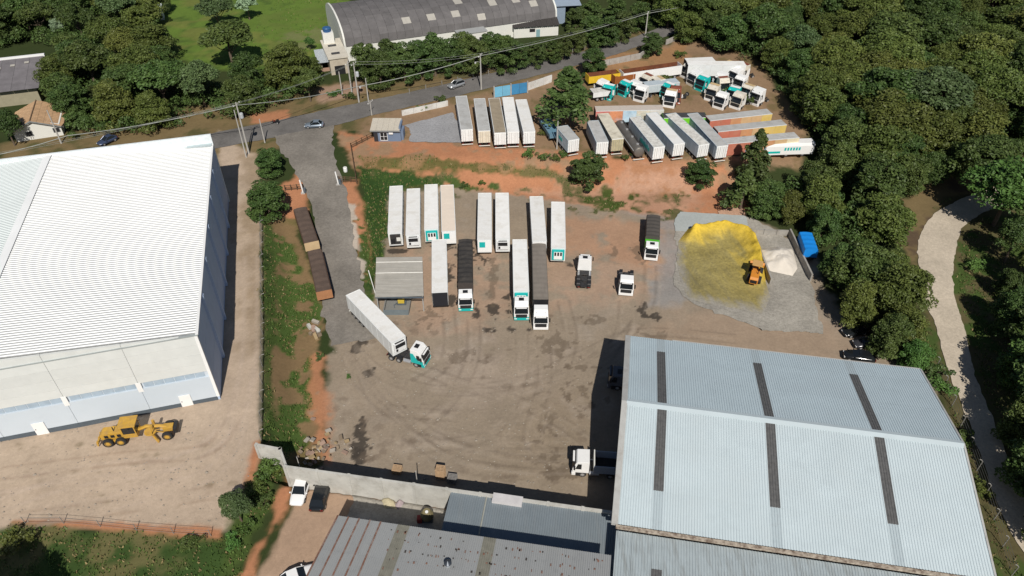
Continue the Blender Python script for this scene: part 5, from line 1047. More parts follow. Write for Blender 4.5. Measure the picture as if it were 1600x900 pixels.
def trailer(name, label, near, far, near_is='front', roof=None, side=None, front='fridge', L=None, zr=4.0, group=None, axles=3, doors=None, cat='trailer', legs=True, base=True):
    """box semi-trailer; near/far are pixels of the roof's end middles"""
    roof = roof or m_roofw; side = side or m_sidew
    def rp(p):
        zz = zr
        for _ in range(8): q = P(p[0], p[1], zz); zz = hz(q.x, q.y) + zr
        return q
    a, c = rp(near), rp(far); Lm = ((a - c).xy).length; L = L or Lm; d = (a - c); d.z = 0; d.normalize()
    if near_is == 'front': org = a; rz = head(d)
    else: org = a - d * L; rz = head(-d)
    g = (hz(a.x, a.y) + hz(c.x, c.y)) / 2 if near_is == 'front' else (hz(a.x, a.y) + hz((a - d * L).x, (a - d * L).y)) / 2
    if near_is == 'rear': org = a - d * L
    o = thing(name, label, cat, (org.x, org.y, g + .03), rz, group)
    z0 = 1.15; H = zr
    bx('body', side, o, -1.28, 1.28, -L, 0, z0, H - .06, bevel=.03)
    b = B(); b.box(-1.22, 1.22, -L + .06, -.06, H - .07, H - .02); n = int(L / 1.25)
    for k in range(1, n): b.box(-1.2, 1.2, -L * k / n - .02, -L * k / n + .02, H - .03, H - .014)
    b.make('roof', roof, o)
    for s in (-1, 1): bx('top_rail', side, o, s * 1.26 - .05, s * 1.26 + .05, -L, 0, H - .09, H + .01)
    bx('front_rail', side, o, -1.2, 1.2, -.07, .015, H - .12, H + .012); bx('rear_rail', m_doorw, o, -1.2, 1.2, -L - .015, -L + .07, H - .12, H + .012)
    for k in range(8):
        for s in (-1, 1): bx('side_post', side, o, s * 1.285 - .012, s * 1.285 + .012, -L * (k + .5) / 8 - .04, -L * (k + .5) / 8 + .04, z0 + .1, H - .12)
    for s in (-1, 1):
        dr = bx('rear_door', doors or m_doorw, o, s * .62 - .60, s * .62 + .60, -L - .05, -L - .001, z0 + .08, H - .13)
        for q in (-.25, .2): bx('lock_rod', M('galvanised', (.35, .35, .35), .4, .5), dr, s * .62 + q - .025, s * .62 + q + .025, -L - .09, -L - .051, z0 + .1, H - .2)
        for q in (.2, .5, .8): bx('hinge', m_cha, dr, s * 1.2 - .05, s * 1.2 + .03, -L - .075, -L - .051, z0 + (H - z0) * q, z0 + (H - z0) * q + .08)
    if front == 'fridge':
        u = bx('refrigeration_unit', M('fridge_white', (.72, .73, .73), .4), o, -1.0, 1.0, .001, .42, 1.9, H - .35, bevel=.06)
        bx('unit_grille', m_blk, u, -.85, .85, .36, .44, 2.75, H - .5); bx('unit_top', m_cha, u, -.8, .8, .06, .36, H - .37, H - .33); bx('unit_panel', m_blk, u, .45, .8, .425, .45, 2.1, 2.6)
    elif front == 'open_fridge':
        u = bx('refrigeration_unit', m_cha, o, -.95, .95, .001, .40, 1.8, H - .3); bx('unit_panel', m_white2, u, -.9, -.2, .401, .44, 2.4, 3.2); bx('unit_motor', m_blk, u, .1, .8, .401, .5, 2.0, 2.9)
        for s in (-1, 1): bx('unit_frame', m_white2, u, s * 1.0 - .06, s * 1.0 + .06, .0, .45, 1.75, H - .3)
    elif front == 'tealfridge':
        u = bx('refrigeration_unit', m_teal, o, -1.1, 1.1, .001, .35, 1.6, H - .25, bevel=.05); bx('unit_panel', m_white, u, -.75, .75, .351, .42, 1.8, H - .6); 
        for q in (-.5, 0, .5): bx('unit_grille', m_blk, u, q - .16, q + .16, .421, .45, 2.6, H - .65)
    elif front == 'logo':
        bx('front_panel', m_white, o, -1.2, 1.2, .001, .03, z0 + .2, H - .13); bx('teal_square', m_teal, o, -.25 + .15, .95, .031, .05, 2.3, 3.5)
    elif front == 'black':
        bx('front_panel', M('black_tarp_front', (.016, .018, .024), .6), o, -1.25, 1.25, .001, .06, z0, H - .13); bx('front_frame', m_blk, o, -1.29, 1.29, .0, .1, z0 - .2, z0 - .003)
    else: bx('front_panel', m_white, o, -1.2, 1.2, .001, .03, z0 + .2, H - .13)
    if base: trailer_base(o, L, z0, axles, legs=legs)
    o['L'] = L; return o
def tarp_roof(o, L, mat, z0, z1, wd=1.28, n=10, sag=.10, end=None):
    """canvas over hoops: sides and top in one cloth, sagging between the bows"""
    b = B(); vs = []; K = n * 4; prof = [(-wd, z0), (-wd, z1 - .25), (-wd * .92, z1 - .04), (-wd * .4, z1 + .06), (0, z1 + .09), (wd * .4, z1 + .06), (wd * .92, z1 - .04), (wd, z1 - .25), (wd, z0)]
    for i in range(K + 1):
        s = sag * (math.sin(math.pi * i / 4) ** 2)
        for x_, z in prof: vs.append((x_ * (1 - s * .25), -L * i / K, z - (s if z > z1 - .2 else 0)))
    m = len(prof); b.add(vs, [(i * m + j, i * m + j + 1, (i + 1) * m + j + 1, (i + 1) * m + j) for i in range(K) for j in range(m - 1)] + [tuple(range(m)), tuple(reversed(range(K * m, K * m + m)))])
    return b.make('tarpaulin', mat, o)
m_tarp = M('dark_brown_tarp', (.085, .07, .06), .85, 0, .2, .8, dirt=.4, dirtcol=(.13, .10, .08), dscale=.9); m_tarpg = M('grey_brown_tarp', (.20, .175, .15), .85, 0, .12, .8, dirt=.4, dirtcol=(.14, .12, .10), dscale=.9, streak=(2, .3, 1)); m_tarpk = M('black_tarp', (.035, .032, .03), .8, 0, .3, 1.2, dirt=.4, dirtcol=(.10, .085, .07))

YG = 'white box trailers parked in the yard'
trailer('box_trailer', 'box trailer at the far left of the yard row, its cooling unit stripped open', (617, 364), (619, 290.5), front='open_fridge', group=YG)
trailer('box_trailer', 'second white box trailer from the left of the yard row, grey cooling unit', (645, 367), (646, 295), front='fridge', group=YG)
trailer('box_trailer', 'third white box trailer from the left of the yard row, behind the black-fronted one', (674, 358), (673.5, 288.5), front='tealfridge', roof=m_roofw, group=YG)
trailer('box_trailer', 'peach-roofed box trailer with a teal square on its front', (701, 361), (698.5, 289.5), front='logo', roof=m_roofp, group=YG)
trailer('box_trailer', 'white box trailer with teal front square, left of the pair mid yard', (757, 375), (757.5, 301.5), front='logo', group=YG)
trailer('box_trailer', 'white box trailer with cooling unit, right of the pair mid yard', (785.5, 374), (784.5, 301), front='fridge', group=YG)
trailer('box_trailer', 'white box trailer parked directly behind the grey tarp lorry', (843, 377.5), (838, 306.5), front='plain', group=YG)
trailer('box_trailer', 'white box trailer with teal front cooling unit, right end of the yard row', (872.5, 388), (872, 315.5), front='tealfridge', group=YG)
trailer('box_trailer', 'white box trailer with plain black front beside the tin carport', (687, 457), (686, 374), front='black', group=YG)
# articulated lorries
def coupled(tr, label, gap=.75, body=None, lower=None, name='truck', **kw):
    """tractor unit coupled straight in front of a trailer thing"""
    rz = tr.rotation_euler.z; d = Vector((-math.sin(rz), math.cos(rz), 0)); f = tr.location + d * (2.15 + gap + .1); o = thing(name, label, 'truck', (f.x, f.y, tr.location.z), rz)
    cab(o, body or m_wht, lower or body or m_wht, **kw); chassis(o, axles=(-1.35, -4.15, -5.4), end=-6.2); return o
t = trailer('box_trailer', 'long white box trailer coupled to the teal and white tractor', (814.5, 455), (812, 374.5), front='tealfridge', legs=False); coupled(t, 'white tractor with teal bumper and roof, front of the central parked lorries', .75, m_wht, m_teal, hi=3.6)
def tarptrailer(label, near, far, mat, zr=3.7, L=None, wd=1.28, front=None):
    a, c = P(near[0], near[1], zr), P(far[0], far[1], zr); d = (a - c); d.z = 0; L = L or d.length; o = thing('tarp_trailer', label, 'trailer', (a.x, a.y, hz(a.x, a.y) + .03), head(d)); tarp_roof(o, L, mat, 1.9, zr, wd, int(L / 1.2), .03 if zr > 3.8 else .10)
    bx('bed', m_cha, o, -1.27, 1.27, -L, 0, 1.15, 1.35); bx('side_board', M('board_dark', (.06, .05, .045), .8), o, -1.30, -1.25, -L, 0, 1.36, 1.95); bx('side_board', M('board_dark', (.06, .05, .045)), o, 1.25, 1.30, -L, 0, 1.36, 1.95); bx('headboard', front or M('board_dark', (.06, .05, .045)), o, -1.25, 1.25, .001, .08, 1.36, zr - .05); trailer_base(o, L, 1.15, 3, legs=False); return o
t = tarptrailer('grey-brown tarp trailer coupled to the tall white tractor', (845, 468), (842, 381), m_tarpg, 3.9, front=m_blk); coupled(t, 'tall white tractor under the grey tarp trailer, the nearest of the parked row', 1.1, m_wht, m_wht, hi=3.8, hatch=False)
t = tarptrailer('black sagging tarp trailer between the white trailers', (727, 442), (727, 374), m_tarpk, 3.3); coupled(t, 'white tractor with teal bumper in front of the black tarp trailer', 1.55, m_wht, m_teal, hi=3.3)
# jack-knifed lorry
t = trailer('box_trailer', 'white trailer slewed across the drive end, hitched to the turning tractor', (622.5, 531), (551, 456.5), front='fridge', legs=False)
f = P(668, 570); bk = P(618, 556); o = tractor('truck', 'teal and white tractor turning out of the drive, hitched to the slewed trailer', f, bk, m_wht, m_teal, hi=3.5, length=6.4)
# lone tractors and rigid lorries
tractor('truck', 'white tractor without trailer, parked nose away from the camera', (913, 418), (911, 464), m_wht, m_wht, hi=3.4)
def scraplone(): pass
tractor('truck', 'small white tractor parked alone facing the camera', (977, 464), (978, 428), m_wht, m_wht, hi=3.1, hatch=False, length=5.6)
a, c = P(1016, 409), P(1018.5, 350); d = a - c; o = thing('tarp_truck', 'rigid lorry with white cab, green headboard and dark tarp load', 'truck', (a.x, a.y, .04), head(d)); cab(o, m_wht, m_wht, hi=3.0, hatch=True); chassis(o, axles=(-1.35, -6.6, -7.9), end=-9.6, fifth=False)
bx('headboard', M('lime_green', (.08, .42, .03), .5), o, -1.28, 1.28, -3.3, -2.35, 1.2, 2.6, bevel=.03); tt = tarp_roof(o, 7.0, M('charcoal_tarp', (.07, .062, .055), .85, 0, .15, 1), 1.3, 3.3, 1.3, 6); tt.location = (0, -3.32, 0); bx('bed', m_cha, o, -1.29, 1.29, -10.3, -3.3, 1.05, 1.3)
# tipper backed against the shed
a, c = P(894, 733), P(968, 738); d = a - c; o = thing('tipper_truck', 'white tipper lorry nosing out from the shaded side of the metal shed', 'truck', (a.x, a.y, .04), head(d)); cab(o, m_wht, m_wht, hi=3.0, hatch=False); chassis(o, axles=(-1.35, -5.0, -6.2), end=-7.2, fifth=False)
b = B(); m_tip = M('tipper_blue_grey', (.34, .39, .46), .5, 0, .1)
bx('tipper_floor', m_cha, o, -1.25, 1.25, -7.4, -2.75, 1.15, 1.3); bx('tipper_side', m_tip, o, -1.3, -1.2, -7.4, -2.75, 1.15, 2.6); bx('tipper_side', m_tip, o, 1.2, 1.3, -7.4, -2.75, 1.15, 2.6); bx('tipper_headboard', m_white2, o, -1.2, 1.2, -2.85, -2.7, 1.15, 2.9); bx('tailgate', m_tip, o, -1.2, 1.2, -7.45, -7.35, 1.15, 2.5)
a, c = P(944, 600), P(985, 603); d = a - c; d.z = 0; d.normalize(); d = (d + Vector((-.986, .168, 0)) * 4).normalized(); o = thing('box_truck', 'dark box lorry backed up to the metal shed, in deep shade', 'truck', (a.x + .6, a.y, .04), head(d)); cab(o, M('cab_dark_grey', (.10, .105, .12), .4), M('cab_dark_grey', (.10, .105, .12)), hi=2.9); chassis(o, axles=(-1.35, -5.2), end=-7.2, fifth=False)
bx('box_body', M('box_dark_blue_grey', (.12, .13, .15), .6), o, -1.27, 1.27, -8.0, -2.4, 1.1, 3.5, bevel=.03); bx('box_roof', M('box_roof_dark', (.13, .135, .15), .6), o, -1.2, 1.2, -7.9, -2.5, 3.5, 3.53)
# brown dump trailers by the drive
def dumptrailer(label, near, far, zr, front):
    a, c = P(near[0], near[1], zr), P(far[0], far[1], zr)
    for _ in range(6): a = P(near[0], near[1], hz(a.x, a.y) + zr); c = P(far[0], far[1], hz(c.x, c.y) + zr)
    d = a - c; d.z = 0; L = d.length; o = thing('dump_trailer', label, 'trailer', (a.x, a.y, (hz(a.x, a.y) + hz(c.x, c.y)) / 2 + .05), head(d)); mt = M('brown_load_tarp', (.10, .07, .055), .9, 0, .2, .8, dirt=.4, dirtcol=(.145, .10, .075), dscale=1.0)
    tarp_roof(o, L, mt, zr - .3, zr, 1.25, 7, .06); bx('side_wall', M('rust_brown_steel', (.09, .05, .032), .8), o, -1.3, -1.2, -L, 0, 1.2, zr - .2); bx('side_wall', M('rust_brown_steel', (.09, .05, .032)), o, 1.2, 1.3, -L, 0, 1.2, zr - .2)
    bx('front_board', front, o, -1.3, 1.3, .001, .12, 1.1, zr - .1); bx('floor', m_cha, o, -1.2, 1.2, -L, 0, 1.0, 1.2); trailer_base(o, L, 1.1, 3)
dumptrailer('brown tarped dump trailer beside the drive, the upper one with a tan front', (487, 381), (468, 322), 2.9, M('tan_board', (.52, .38, .22), .8)); dumptrailer('brown tarped dump trailer beside the drive, the lower one with a rusty front', (506, 455), (491, 390), 2.9, M('rusty_board', (.36, .17, .08), .8))

# ---------------- upper row
UG = 'old trailers lined up on the upper terrace'
for lb, near, far, rf, sd_, dr in [
    ('grey-roofed trailer at the left end of the upper row', (729.5, 202), (720.5, 150.5), m_roofg, m_sidew, None), ('second grey-roofed trailer of the upper row, cream doors', (756.5, 204.5), (749, 154), m_roofg, m_sidew, M('cream_door', (.66, .60, .48), .6)),
    ('brown-roofed trailer third from the left of the upper row', (781.5, 208), (772, 153), m_roofb, m_sidew, None), ('pale trailer fourth from the left of the upper row', (802, 206.5), (793.5, 151.5), m_roofw, m_sidew, None), ('white trailer at the right end of the upper left group', (827, 206.5), (814, 155), m_roofw, m_sidew, None),
    ('short pale box trailer beside the dark pine', (896.5, 218.5), (878, 197), m_roofg, m_sideb, None), ('grey-roofed trailer half hidden by the bank tree', (941.5, 223), (926, 188), m_roofg, m_sideb, None), ('beige mossy-roofed trailer with yellowed doors', (965.5, 217), (942, 177.5), m_roofm, m_roofm, M('yellowed_door', (.42, .38, .24), .7, 0, .2, 1.2)),
    ('stripped-roof trailer with teal lettering on its blue-grey side', (1030, 231.5), (992, 180), m_roofs, m_sideb, None), ('clean white-roofed trailer right of the lettered one', (1061.5, 226), (1018, 175), m_roofw, m_sideb, None), ('patchy peeling-roof trailer left of the last blue-grey one', (1100, 227), (1048, 176), m_roofs, m_sideb, None), ('grey-roofed blue-sided trailer at the right end of the diagonal row', (1129, 229), (1082, 175.5), m_roofg, m_sideb, None)]:
    o = trailer('box_trailer', lb, near, far, 'rear', rf, sd_, 'plain', group=UG, doors=dr)
    if 'lettering' in lb:
        for k in range(7):     # weathered illegible teal marks on the side
            bx('side_mark', m_teal, o, -1.315, -1.300, -o['L'] + 1.9 + .75 * k, -o['L'] + 2.4 + .75 * k, 2.0, 3.0 if k % 2 else 2.8)
    if 'short pale' in lb: bx('side_mark', m_teal, o, -1.315, -1.30, -3.5, -1.5, 2.2, 2.9)
# flat blue deck trailer behind the short box
a, c = P(868, 213, 5), P(850, 186, 5); d = a - c; d.z = 0; o = thing('flatbed_trailer', 'faded blue drop-side trailer behind the short pale box trailer', 'trailer', (a.x, a.y, hz(a.x, a.y) + .03), head(-d)); L = d.length; m_fb = M('faded_blue_deck', (.12, .24, .33), .6, 0, .2, 1, dirt=.4)
bx('deck', m_fb, o, -1.25, 1.25, 0, L, 1.1, 1.35)
for s in (-1, 1): bx('drop_side', m_fb, o, s * 1.28 - .04, s * 1.28 + .04, 0, L, 1.1, 1.95)
axle(o, 1.2); axle(o, 2.5); bx('frame_rail', m_cha, o, -.5, .5, 0, L, .8, 1.09)
# tanker
a, c = P(1000, 232, 6.2), P(968, 188, 6.2); d = a - c; d.z = 0; L = d.length; o = thing('tanker_trailer', 'weathered grey tank trailer between the box trailers', 'trailer', (a.x, a.y, hz(a.x, a.y) + .03), head(-d)); m_tk = M('tank_weathered', (.15, .14, .13), .5, .3, .2, 1.2, dirt=.4, dirtcol=(.22, .19, .12))
B().lathe([(.9, 0), (1.12, .15), (1.18, .5), (1.18, L - .5), (1.1, L - .1), (.85, L)], (0, 0, 2.05), 'y', 22).make('tank', m_tk, o, smooth=True)
for k in range(4): B().lathe([(.3, 0), (.3, .22)], (0, 1.5 + k * (L - 3) / 3, 3.18), 'z', 12).make('hatch', M('hatch_grey', (.3, .3, .3), .5), o)
bx('walkway', m_cha, o, .35, .75, .5, L - .5, 3.2, 3.25); bx('hose_tray', M('hatch_grey', (.3, .3, .3)), o, -1.3, -1.0, .5, L - .5, 2.3, 2.45); bx('frame_rail', m_cha, o, -.5, .5, .3, L - .3, .8, 1.0); axle(o, 1.3); axle(o, 2.6); axle(o, 3.9); bx('rear_bumper', m_white2, o, -1.2, 1.2, -.1, 0, .45, .6)
# sideways trailers
def sidetrailer(label, left, right, roof, sidemats, zr=4.0, name='box_trailer', marks=False):
    """box trailer seen broadside; left/right are roof-middle pixels; its side panels in order from the left"""
    a, c = P(*left, 7.5), P(*right, 7.5); d = c - a; L = d.length; o = thing(name, label, 'trailer', (a.x, a.y, hz((a.x + c.x) / 2, (a.y + c.y) / 2) + .03), math.atan2(d.y, d.x))
    n = len(sidemats); bx('core', sidemats[0], o, 0, L, -1.2, 1.25, 1.15, zr - .05)
    for k, mm in enumerate(sidemats):
        bx('side_panel', mm, o, L * k / n + (.01 if k else 0), L * (k + 1) / n - .01, -1.28, -1.201, 1.15, zr - .08)
        if marks: pass
    bx('roof', roof, o, .05, L - .05, -1.24, 1.26, zr - .05, zr); bx('top_rail', m_sidew, o, 0, L, -1.30, -1.24, zr - .1, zr + .01)
    bx('end_frame', m_cha, o, -.05, -.001, -1.25, 1.25, 1.15, zr - .1)
    for k in range(3):
        for s in (-1, 1): w_ = wheel(o, L - 1.6 - 1.28 * k, s * .98); w_.rotation_euler = (0, 0, R(90))
    bx('frame_rail', m_cha, o, .3, L - .3, -.5, .5, .85, 1.149)
    for s in (-1, 1): bx('landing_leg', m_cha, o, 2.6, 2.75, s * .8 - .08, s * .8 + .08, .02, 1.15)
    return o, L
cR = M('container_red', (.48, .16, .105), .6, 0, .12, .8, dirt=.5, dirtcol=(.44, .24, .16)); cO = M('container_orange', (.54, .27, .13), .6, 0, .12, .8, dirt=.5, dirtcol=(.46, .33, .22)); cA = M('container_amber', (.56, .38, .20), .6, 0, .12, .8, dirt=.5, dirtcol=(.5, .4, .28)); cY = M('container_yellow', (.62, .46, .13), .6, 0, .12, .8, dirt=.4, dirtcol=(.52, .42, .25)); cC = M('container_cream', (.66, .58, .40), .6, 0, .1, .8)
for lb, l_, r_, sm in (('red to yellow sided trailer, the farthest of the three broadside ones', (1106, 184), (1203, 173), [cR, cR, cO, cA, cA, cY]), ('red to yellow sided trailer, the middle of the three broadside ones', (1119, 199), (1226, 188), [cR, cR, cO, cA, cY, cY]), ('red, orange and cream sided trailer, the nearest of the three broadside ones', (1132, 214), (1247, 204), [cR, cR, cR, cO, cA, cC])):
    o, L = sidetrailer(lb, l_, r_, m_roofg, sm)
    for k in range(6): bx('side_mark', m_blk if 'nearest' not in lb else M('mark_blue_grey', (.2, .24, .28)), o, L * .28 + k * L * .085, L * .28 + k * L * .085 + .8, -1.296, -1.281, 1.7, 2.1 + .25 * (k % 2))
gr = [M('graf_red', (.50, .16, .14), .7, 0, .3, .7, dirt=.6, dirtcol=(.55, .40, .36), dscale=.9), M('graf_orange', (.58, .24, .12), .7, 0, .3, .7, dirt=.6, dirtcol=(.4, .5, .6), dscale=.9), M('graf_blue', (.40, .55, .66), .7, 0, .3, .7, dirt=.6, dirtcol=(.62, .60, .56), dscale=.9), M('graf_cream', (.58, .52, .42), .7, 0, .3, .7, dirt=.6, dirtcol=(.30, .55, .52), dscale=1.2), M('graf_pale', (.60, .58, .54), .7, 0, .2, .7, dirt=.5, dirtcol=(.45, .38, .32))]
sidetrailer('trailer with a colourful painted side facing the parked diagonal row', (930, 170), (1036, 168), M('roof_pinkish', (.50, .45, .40), .8, 0, .2, 1, dirt=.6, dirtcol=(.34, .26, .2), dscale=1), [gr[0], gr[1], gr[2], gr[3], gr[4]])
sidetrailer('lime green sided trailer behind the diagonal row', (1036, 178), (1104, 177), M('roof_black_tarp', (.05, .05, .052), .8, 0, .2, 1), [M('lime_green_side', (.16, .55, .02), .6)] * 3, 3.6)
# white coach-like van body under the trees
a, c = P(1186, 242), P(1264, 244); d = c - a; L = d.length; o = thing('white_bus', 'white bus with teal lettering half under the trees', 'bus', (a.x, a.y, hz(a.x, a.y) + .03), math.atan2(d.y, d.x))
B().prism([(-1.25, .5), (-1.25, 2.5), (-1.05, 3.05), (1.05, 3.05), (1.25, 2.5), (1.25, .5)], 0, L).make('body', m_wht, o, bevel=.06); bx('stripe', m_teal, o, .4, L * .35, -1.275, -1.256, .9, 1.4)
for k in range(6): bx('teal_mark', m_teal, o, L * .42 + k * .62, L * .42 + k * .62 + .4, -1.275, -1.256, 1.5, 2.2)
for k in range(3):
    for s in (-1, 1): w_ = wheel(o, 1.8 + 3.6 * k, s * 1.05); w_.rotation_euler = (0, 0, R(90))
bx('roof_hatch', M('hatch_red', (.3, .05, .05)), o, L * .5, L * .5 + 1.0, -.4, .4, 3.05, 3.15)

# ---------------- scrapyard
def openbed(label, left, right, side, inner, zr=3.0, wd=2.5):
    a, c = P(*left, 3.5 + zr), P(*right, 3.5 + zr); d = c - a; L = d.length; o = thing('open_trailer', label, 'trailer', (a.x, a.y, hz(a.x, a.y) + .03), math.atan2(d.y, d.x))
    bx('near_side', side, o, 0, L, 0, .1, 1.1, zr); bx('far_side', inner, o, 0, L, wd - .1, wd, 1.1, zr); bx('floor', inner, o, 0, L, .101, wd - .101, 1.1, 1.35); bx('end_board', side, o, -.1, -.001, 0, wd, 1.1, zr + .2); bx('end_board', side, o, L + .001, L + .1, 0, wd, 1.1, zr)
    b = B(); K = 14; vs = []
    for i in range(K + 1):
        for j in range(5): vs.append((L * i / K * .996 + .02, .11 + (wd - .22) * j / 4, 2.1 + .35 * mnoise.noise(Vector((i * .6, j * .8, zr)))))
    b.add(vs, [(i * 5 + j, i * 5 + j + 1, (i + 1) * 5 + j + 1, (i + 1) * 5 + j) for i in range(K) for j in range(4)]); b.make('load', inner, o)
    for k in range(9): bx('side_stake', side, o, L * (k + .5) / 9 - .05, L * (k + .5) / 9 + .05, -.04, -.001, 1.1, zr)
    for k in range(3):
        for yy in (.25, wd - .25): w_ = wheel(o, L - 1.6 - 1.28 * k, yy); w_.rotation_euler = (0, 0, R(90))
    bx('frame_rail', m_cha, o, .2, L - .2, .8, 1.6, .8, 1.09); return o
m_rusty = M('rust_orange', (.30, .095, .022), .9, 0, .3, 1, dirt=.5, dirtcol=(.14, .05, .02), dscale=1); m_rustd = M('rust_dark', (.15, .05, .022), .9, 0, .3, 1, dirt=.5, dirtcol=(.07, .03, .02))
openbed('yellow-sided open trailer with rusty load in the scrapyard', (921, 121), (969, 115), M('bed_yellow', (.68, .45, .03), .6, 0, .1, 1), m_rustd, 2.8); openbed('long white-sided open trailer filled with rust, behind the scrapped cabs', (975, 115), (1066, 102), m_wht, m_rustd, 3.4); openbed('rust-orange sided open trailer between the yellow and white ones', (962, 121), (1012, 112), m_rusty, m_rustd, 2.9)
sidetrailer('long white box trailer at the back of the scrapyard', (1074, 99), (1164, 99), m_roofw, [m_sidew] * 5, 4.0); sidetrailer('short white box body behind the long one at the scrapyard back', (1072, 92), (1116, 90), m_roofw, [m_sidew] * 3, 3.6)
sidetrailer('pale side-curtain trailer behind the scrapped teal cab', (1008, 125), (1060, 119), M('roof_pale_blue', (.42, .48, .52), .6), [M('curtain_pale_blue', (.46, .52, .55), .6)] * 3, 3.0); sidetrailer('dirty white low trailer below the yellow one in the scrapyard', (925, 132), (958, 128), m_roofs, [m_sidew] * 2, 2.4)
m_cream = M('scrap_cream', (.62, .58, .50), .7, 0, .12, 1.2, dirt=.5, dirtcol=(.38, .30, .2), dscale=1.4); m_tanr = M('scrap_roof_tan', (.52, .38, .2), .8, 0, .2, 2); m_scr = M('scrap_rust_red', (.20, .06, .035), .9, 0, .25, 1.5)
SG = 'scrapped lorry cabs on the upper terrace'
for lb, px, py, dx, dy, body, lower, roof in [
    ('teal and white scrapped cab, leftmost of the scrapyard front line', 946, 156, -.6, -1, m_teal, m_teal, m_wht), ('teal and white scrapped cab, second from the left, taller', 970, 150, -.9, -.8, m_teal, m_teal, m_wht), ('white scrapped cab between the left teal cabs and the cream one', 984, 151, -.9, -.9, m_wht, m_wht, None), ('white scrapped cab with a teal number patch, front centre of the scrapyard', 997, 159, -.7, -1, m_wht, m_wht, None),
    ('cream scrapped cab with a tan roof behind the white centre cabs', 1018, 143, -1, -.5, m_cream, m_cream, m_tanr), ('teal and white scrapped cab right of centre', 1037, 154, -.9, -.8, m_teal, m_teal, m_wht), ('rust-red stripped cab beside the lone axles', 1053, 163, -.2, -1, m_scr, m_scr, None), ('old white cab facing left at the end of the long rusty trailer', 1068, 122, -1, -.7, m_cream, m_wht, None),
    ('teal and white scrapped cab standing alone right of the bare ground', 1091, 142, -.9, -.8, m_teal, m_teal, m_wht), ('scrapped cab with tan roof below the lone teal cab', 1108, 158, -.7, -.9, m_cream, m_wht, m_tanr), ('white scrapped cab with teal corner at the front right of the scrapyard', 1121, 170, -.8, -1, m_wht, m_wht, None), ('cream cab with red roof panel in the right group of scrap', 1131, 148, .2, -1, m_cream, m_cream, m_scr),
    ('scrapped cab with tan roof in front of the long white trailer', 1132, 120, -.9, -.7, m_cream, m_wht, m_tanr), ('white scrapped cab just below the tan-roofed one by the long trailer', 1142, 130, -.9, -.6, m_wht, m_wht, None), ('white scrapped cab at the right edge by the wood', 1150, 142, -.8, -.8, m_wht, m_cream, None), ('tan-roofed scrapped cab nearest the wood', 1160, 156, -.9, -.9, m_cream, m_wht, m_tanr), ('low white scrapped cab at the far right by the shrubs', 1176, 164, -.9, -.8, m_wht, m_wht, None), ('pale stripped cab left of the lone teal cab', 1078, 134, -.9, -.6, m_wht, m_cream, None), ('cream cab wedged between the rusty trailer and the pale curtain trailer', 1003, 140, -.9, -.7, m_cream, m_cream, m_scr), ('white cab tight behind the tan-roofed cabs at right', 1120, 140, -.8, -.9, m_wht, m_cream, None), ('white and teal cab squeezed behind the front right cab', 1141, 160, -.7, -1, m_teal, m_teal, m_wht), ('white cab with red roof at the right end of the long white trailer', 1152, 124, -.9, -.6, m_cream, m_wht, m_scr), ('grey cab shell between the two shrubs in the scrapyard', 1147, 170, -.8, -.9, m_cream, m_wht, None), ('white cab shell directly left of the rust-red cab', 1044, 168, -.4, -1, m_wht, m_wht, m_tanr), ('white cab shell partly behind the big pine, left end of the scrap', 934, 150, -.8, -.7, m_wht, m_wht, None)]:
    q = P(px, py); o = thing('scrap_cab', lb, 'truck cab', (q.x, q.y, q.z - .45), head((dx, dy)), SG); o.scale = (1.15, 1.15, 1.15); cab(o, body, lower, hi=rt.uniform(3.2, 3.7), scrap=True, hatch=False, roof=roof); bx('frame_rail', m_cha, o, -.52, -.4, -4.4, -1.0, .72, 1.0); bx('frame_rail', m_cha, o, .4, .52, -4.4, -1.0, .72, 1.0); axle(o, -1.35); axle(o, -3.7)
    if px in (1053, 1018, 1160, 984): o.rotation_euler.x = R(6)
    if 'number patch' in lb: bx('teal_patch', m_teal, o, 1.236, 1.26, -1.7, -1.0, 1.2, 2.2)
for k, (px, py) in enumerate(((1064, 155), (1070, 152), (1112, 126))):
    q = P(px, py); o = thing('bare_axle', ('loose lorry axle on the bare ground, the left of two', 'loose lorry axle on the bare ground, the right of two', 'stripped blue-black chassis behind the lone teal cab')[k], 'axle', q, R(20 + 30 * k)); axle(o, 0); B().tube([(-1, 0, .5), (1, 0, .5)], .12, 8).make('shaft', m_cha, o)
    if k == 2: bx('frame_rail', m_cha, o, -.5, -.4, -3, 3, .8, 1.0); bx('frame_rail', m_cha, o, .4, .5, -3, 3, .8, 1.0)

# ---------------- blue covered body by the bays
a, c = P(1257, 411), P(1246, 378); d = a - c; d.z = 0; o = thing('blue_container', 'bright blue covered trailer standing under the trees beside the white heap', 'trailer', (a.x + .6, a.y, .03), head(d)); m_cb = M('bright_blue_tarp', (.01, .22, .66), .5, 0, .1, .8)
tarp_roof(o, 5.4, m_cb, 1.3, 3.0, 1.2, 4, .06); bx('bed', m_cha, o, -1.2, 1.2, -5.4, 0, 1.0, 1.28); axle(o, -1.3); axle(o, -3.9)

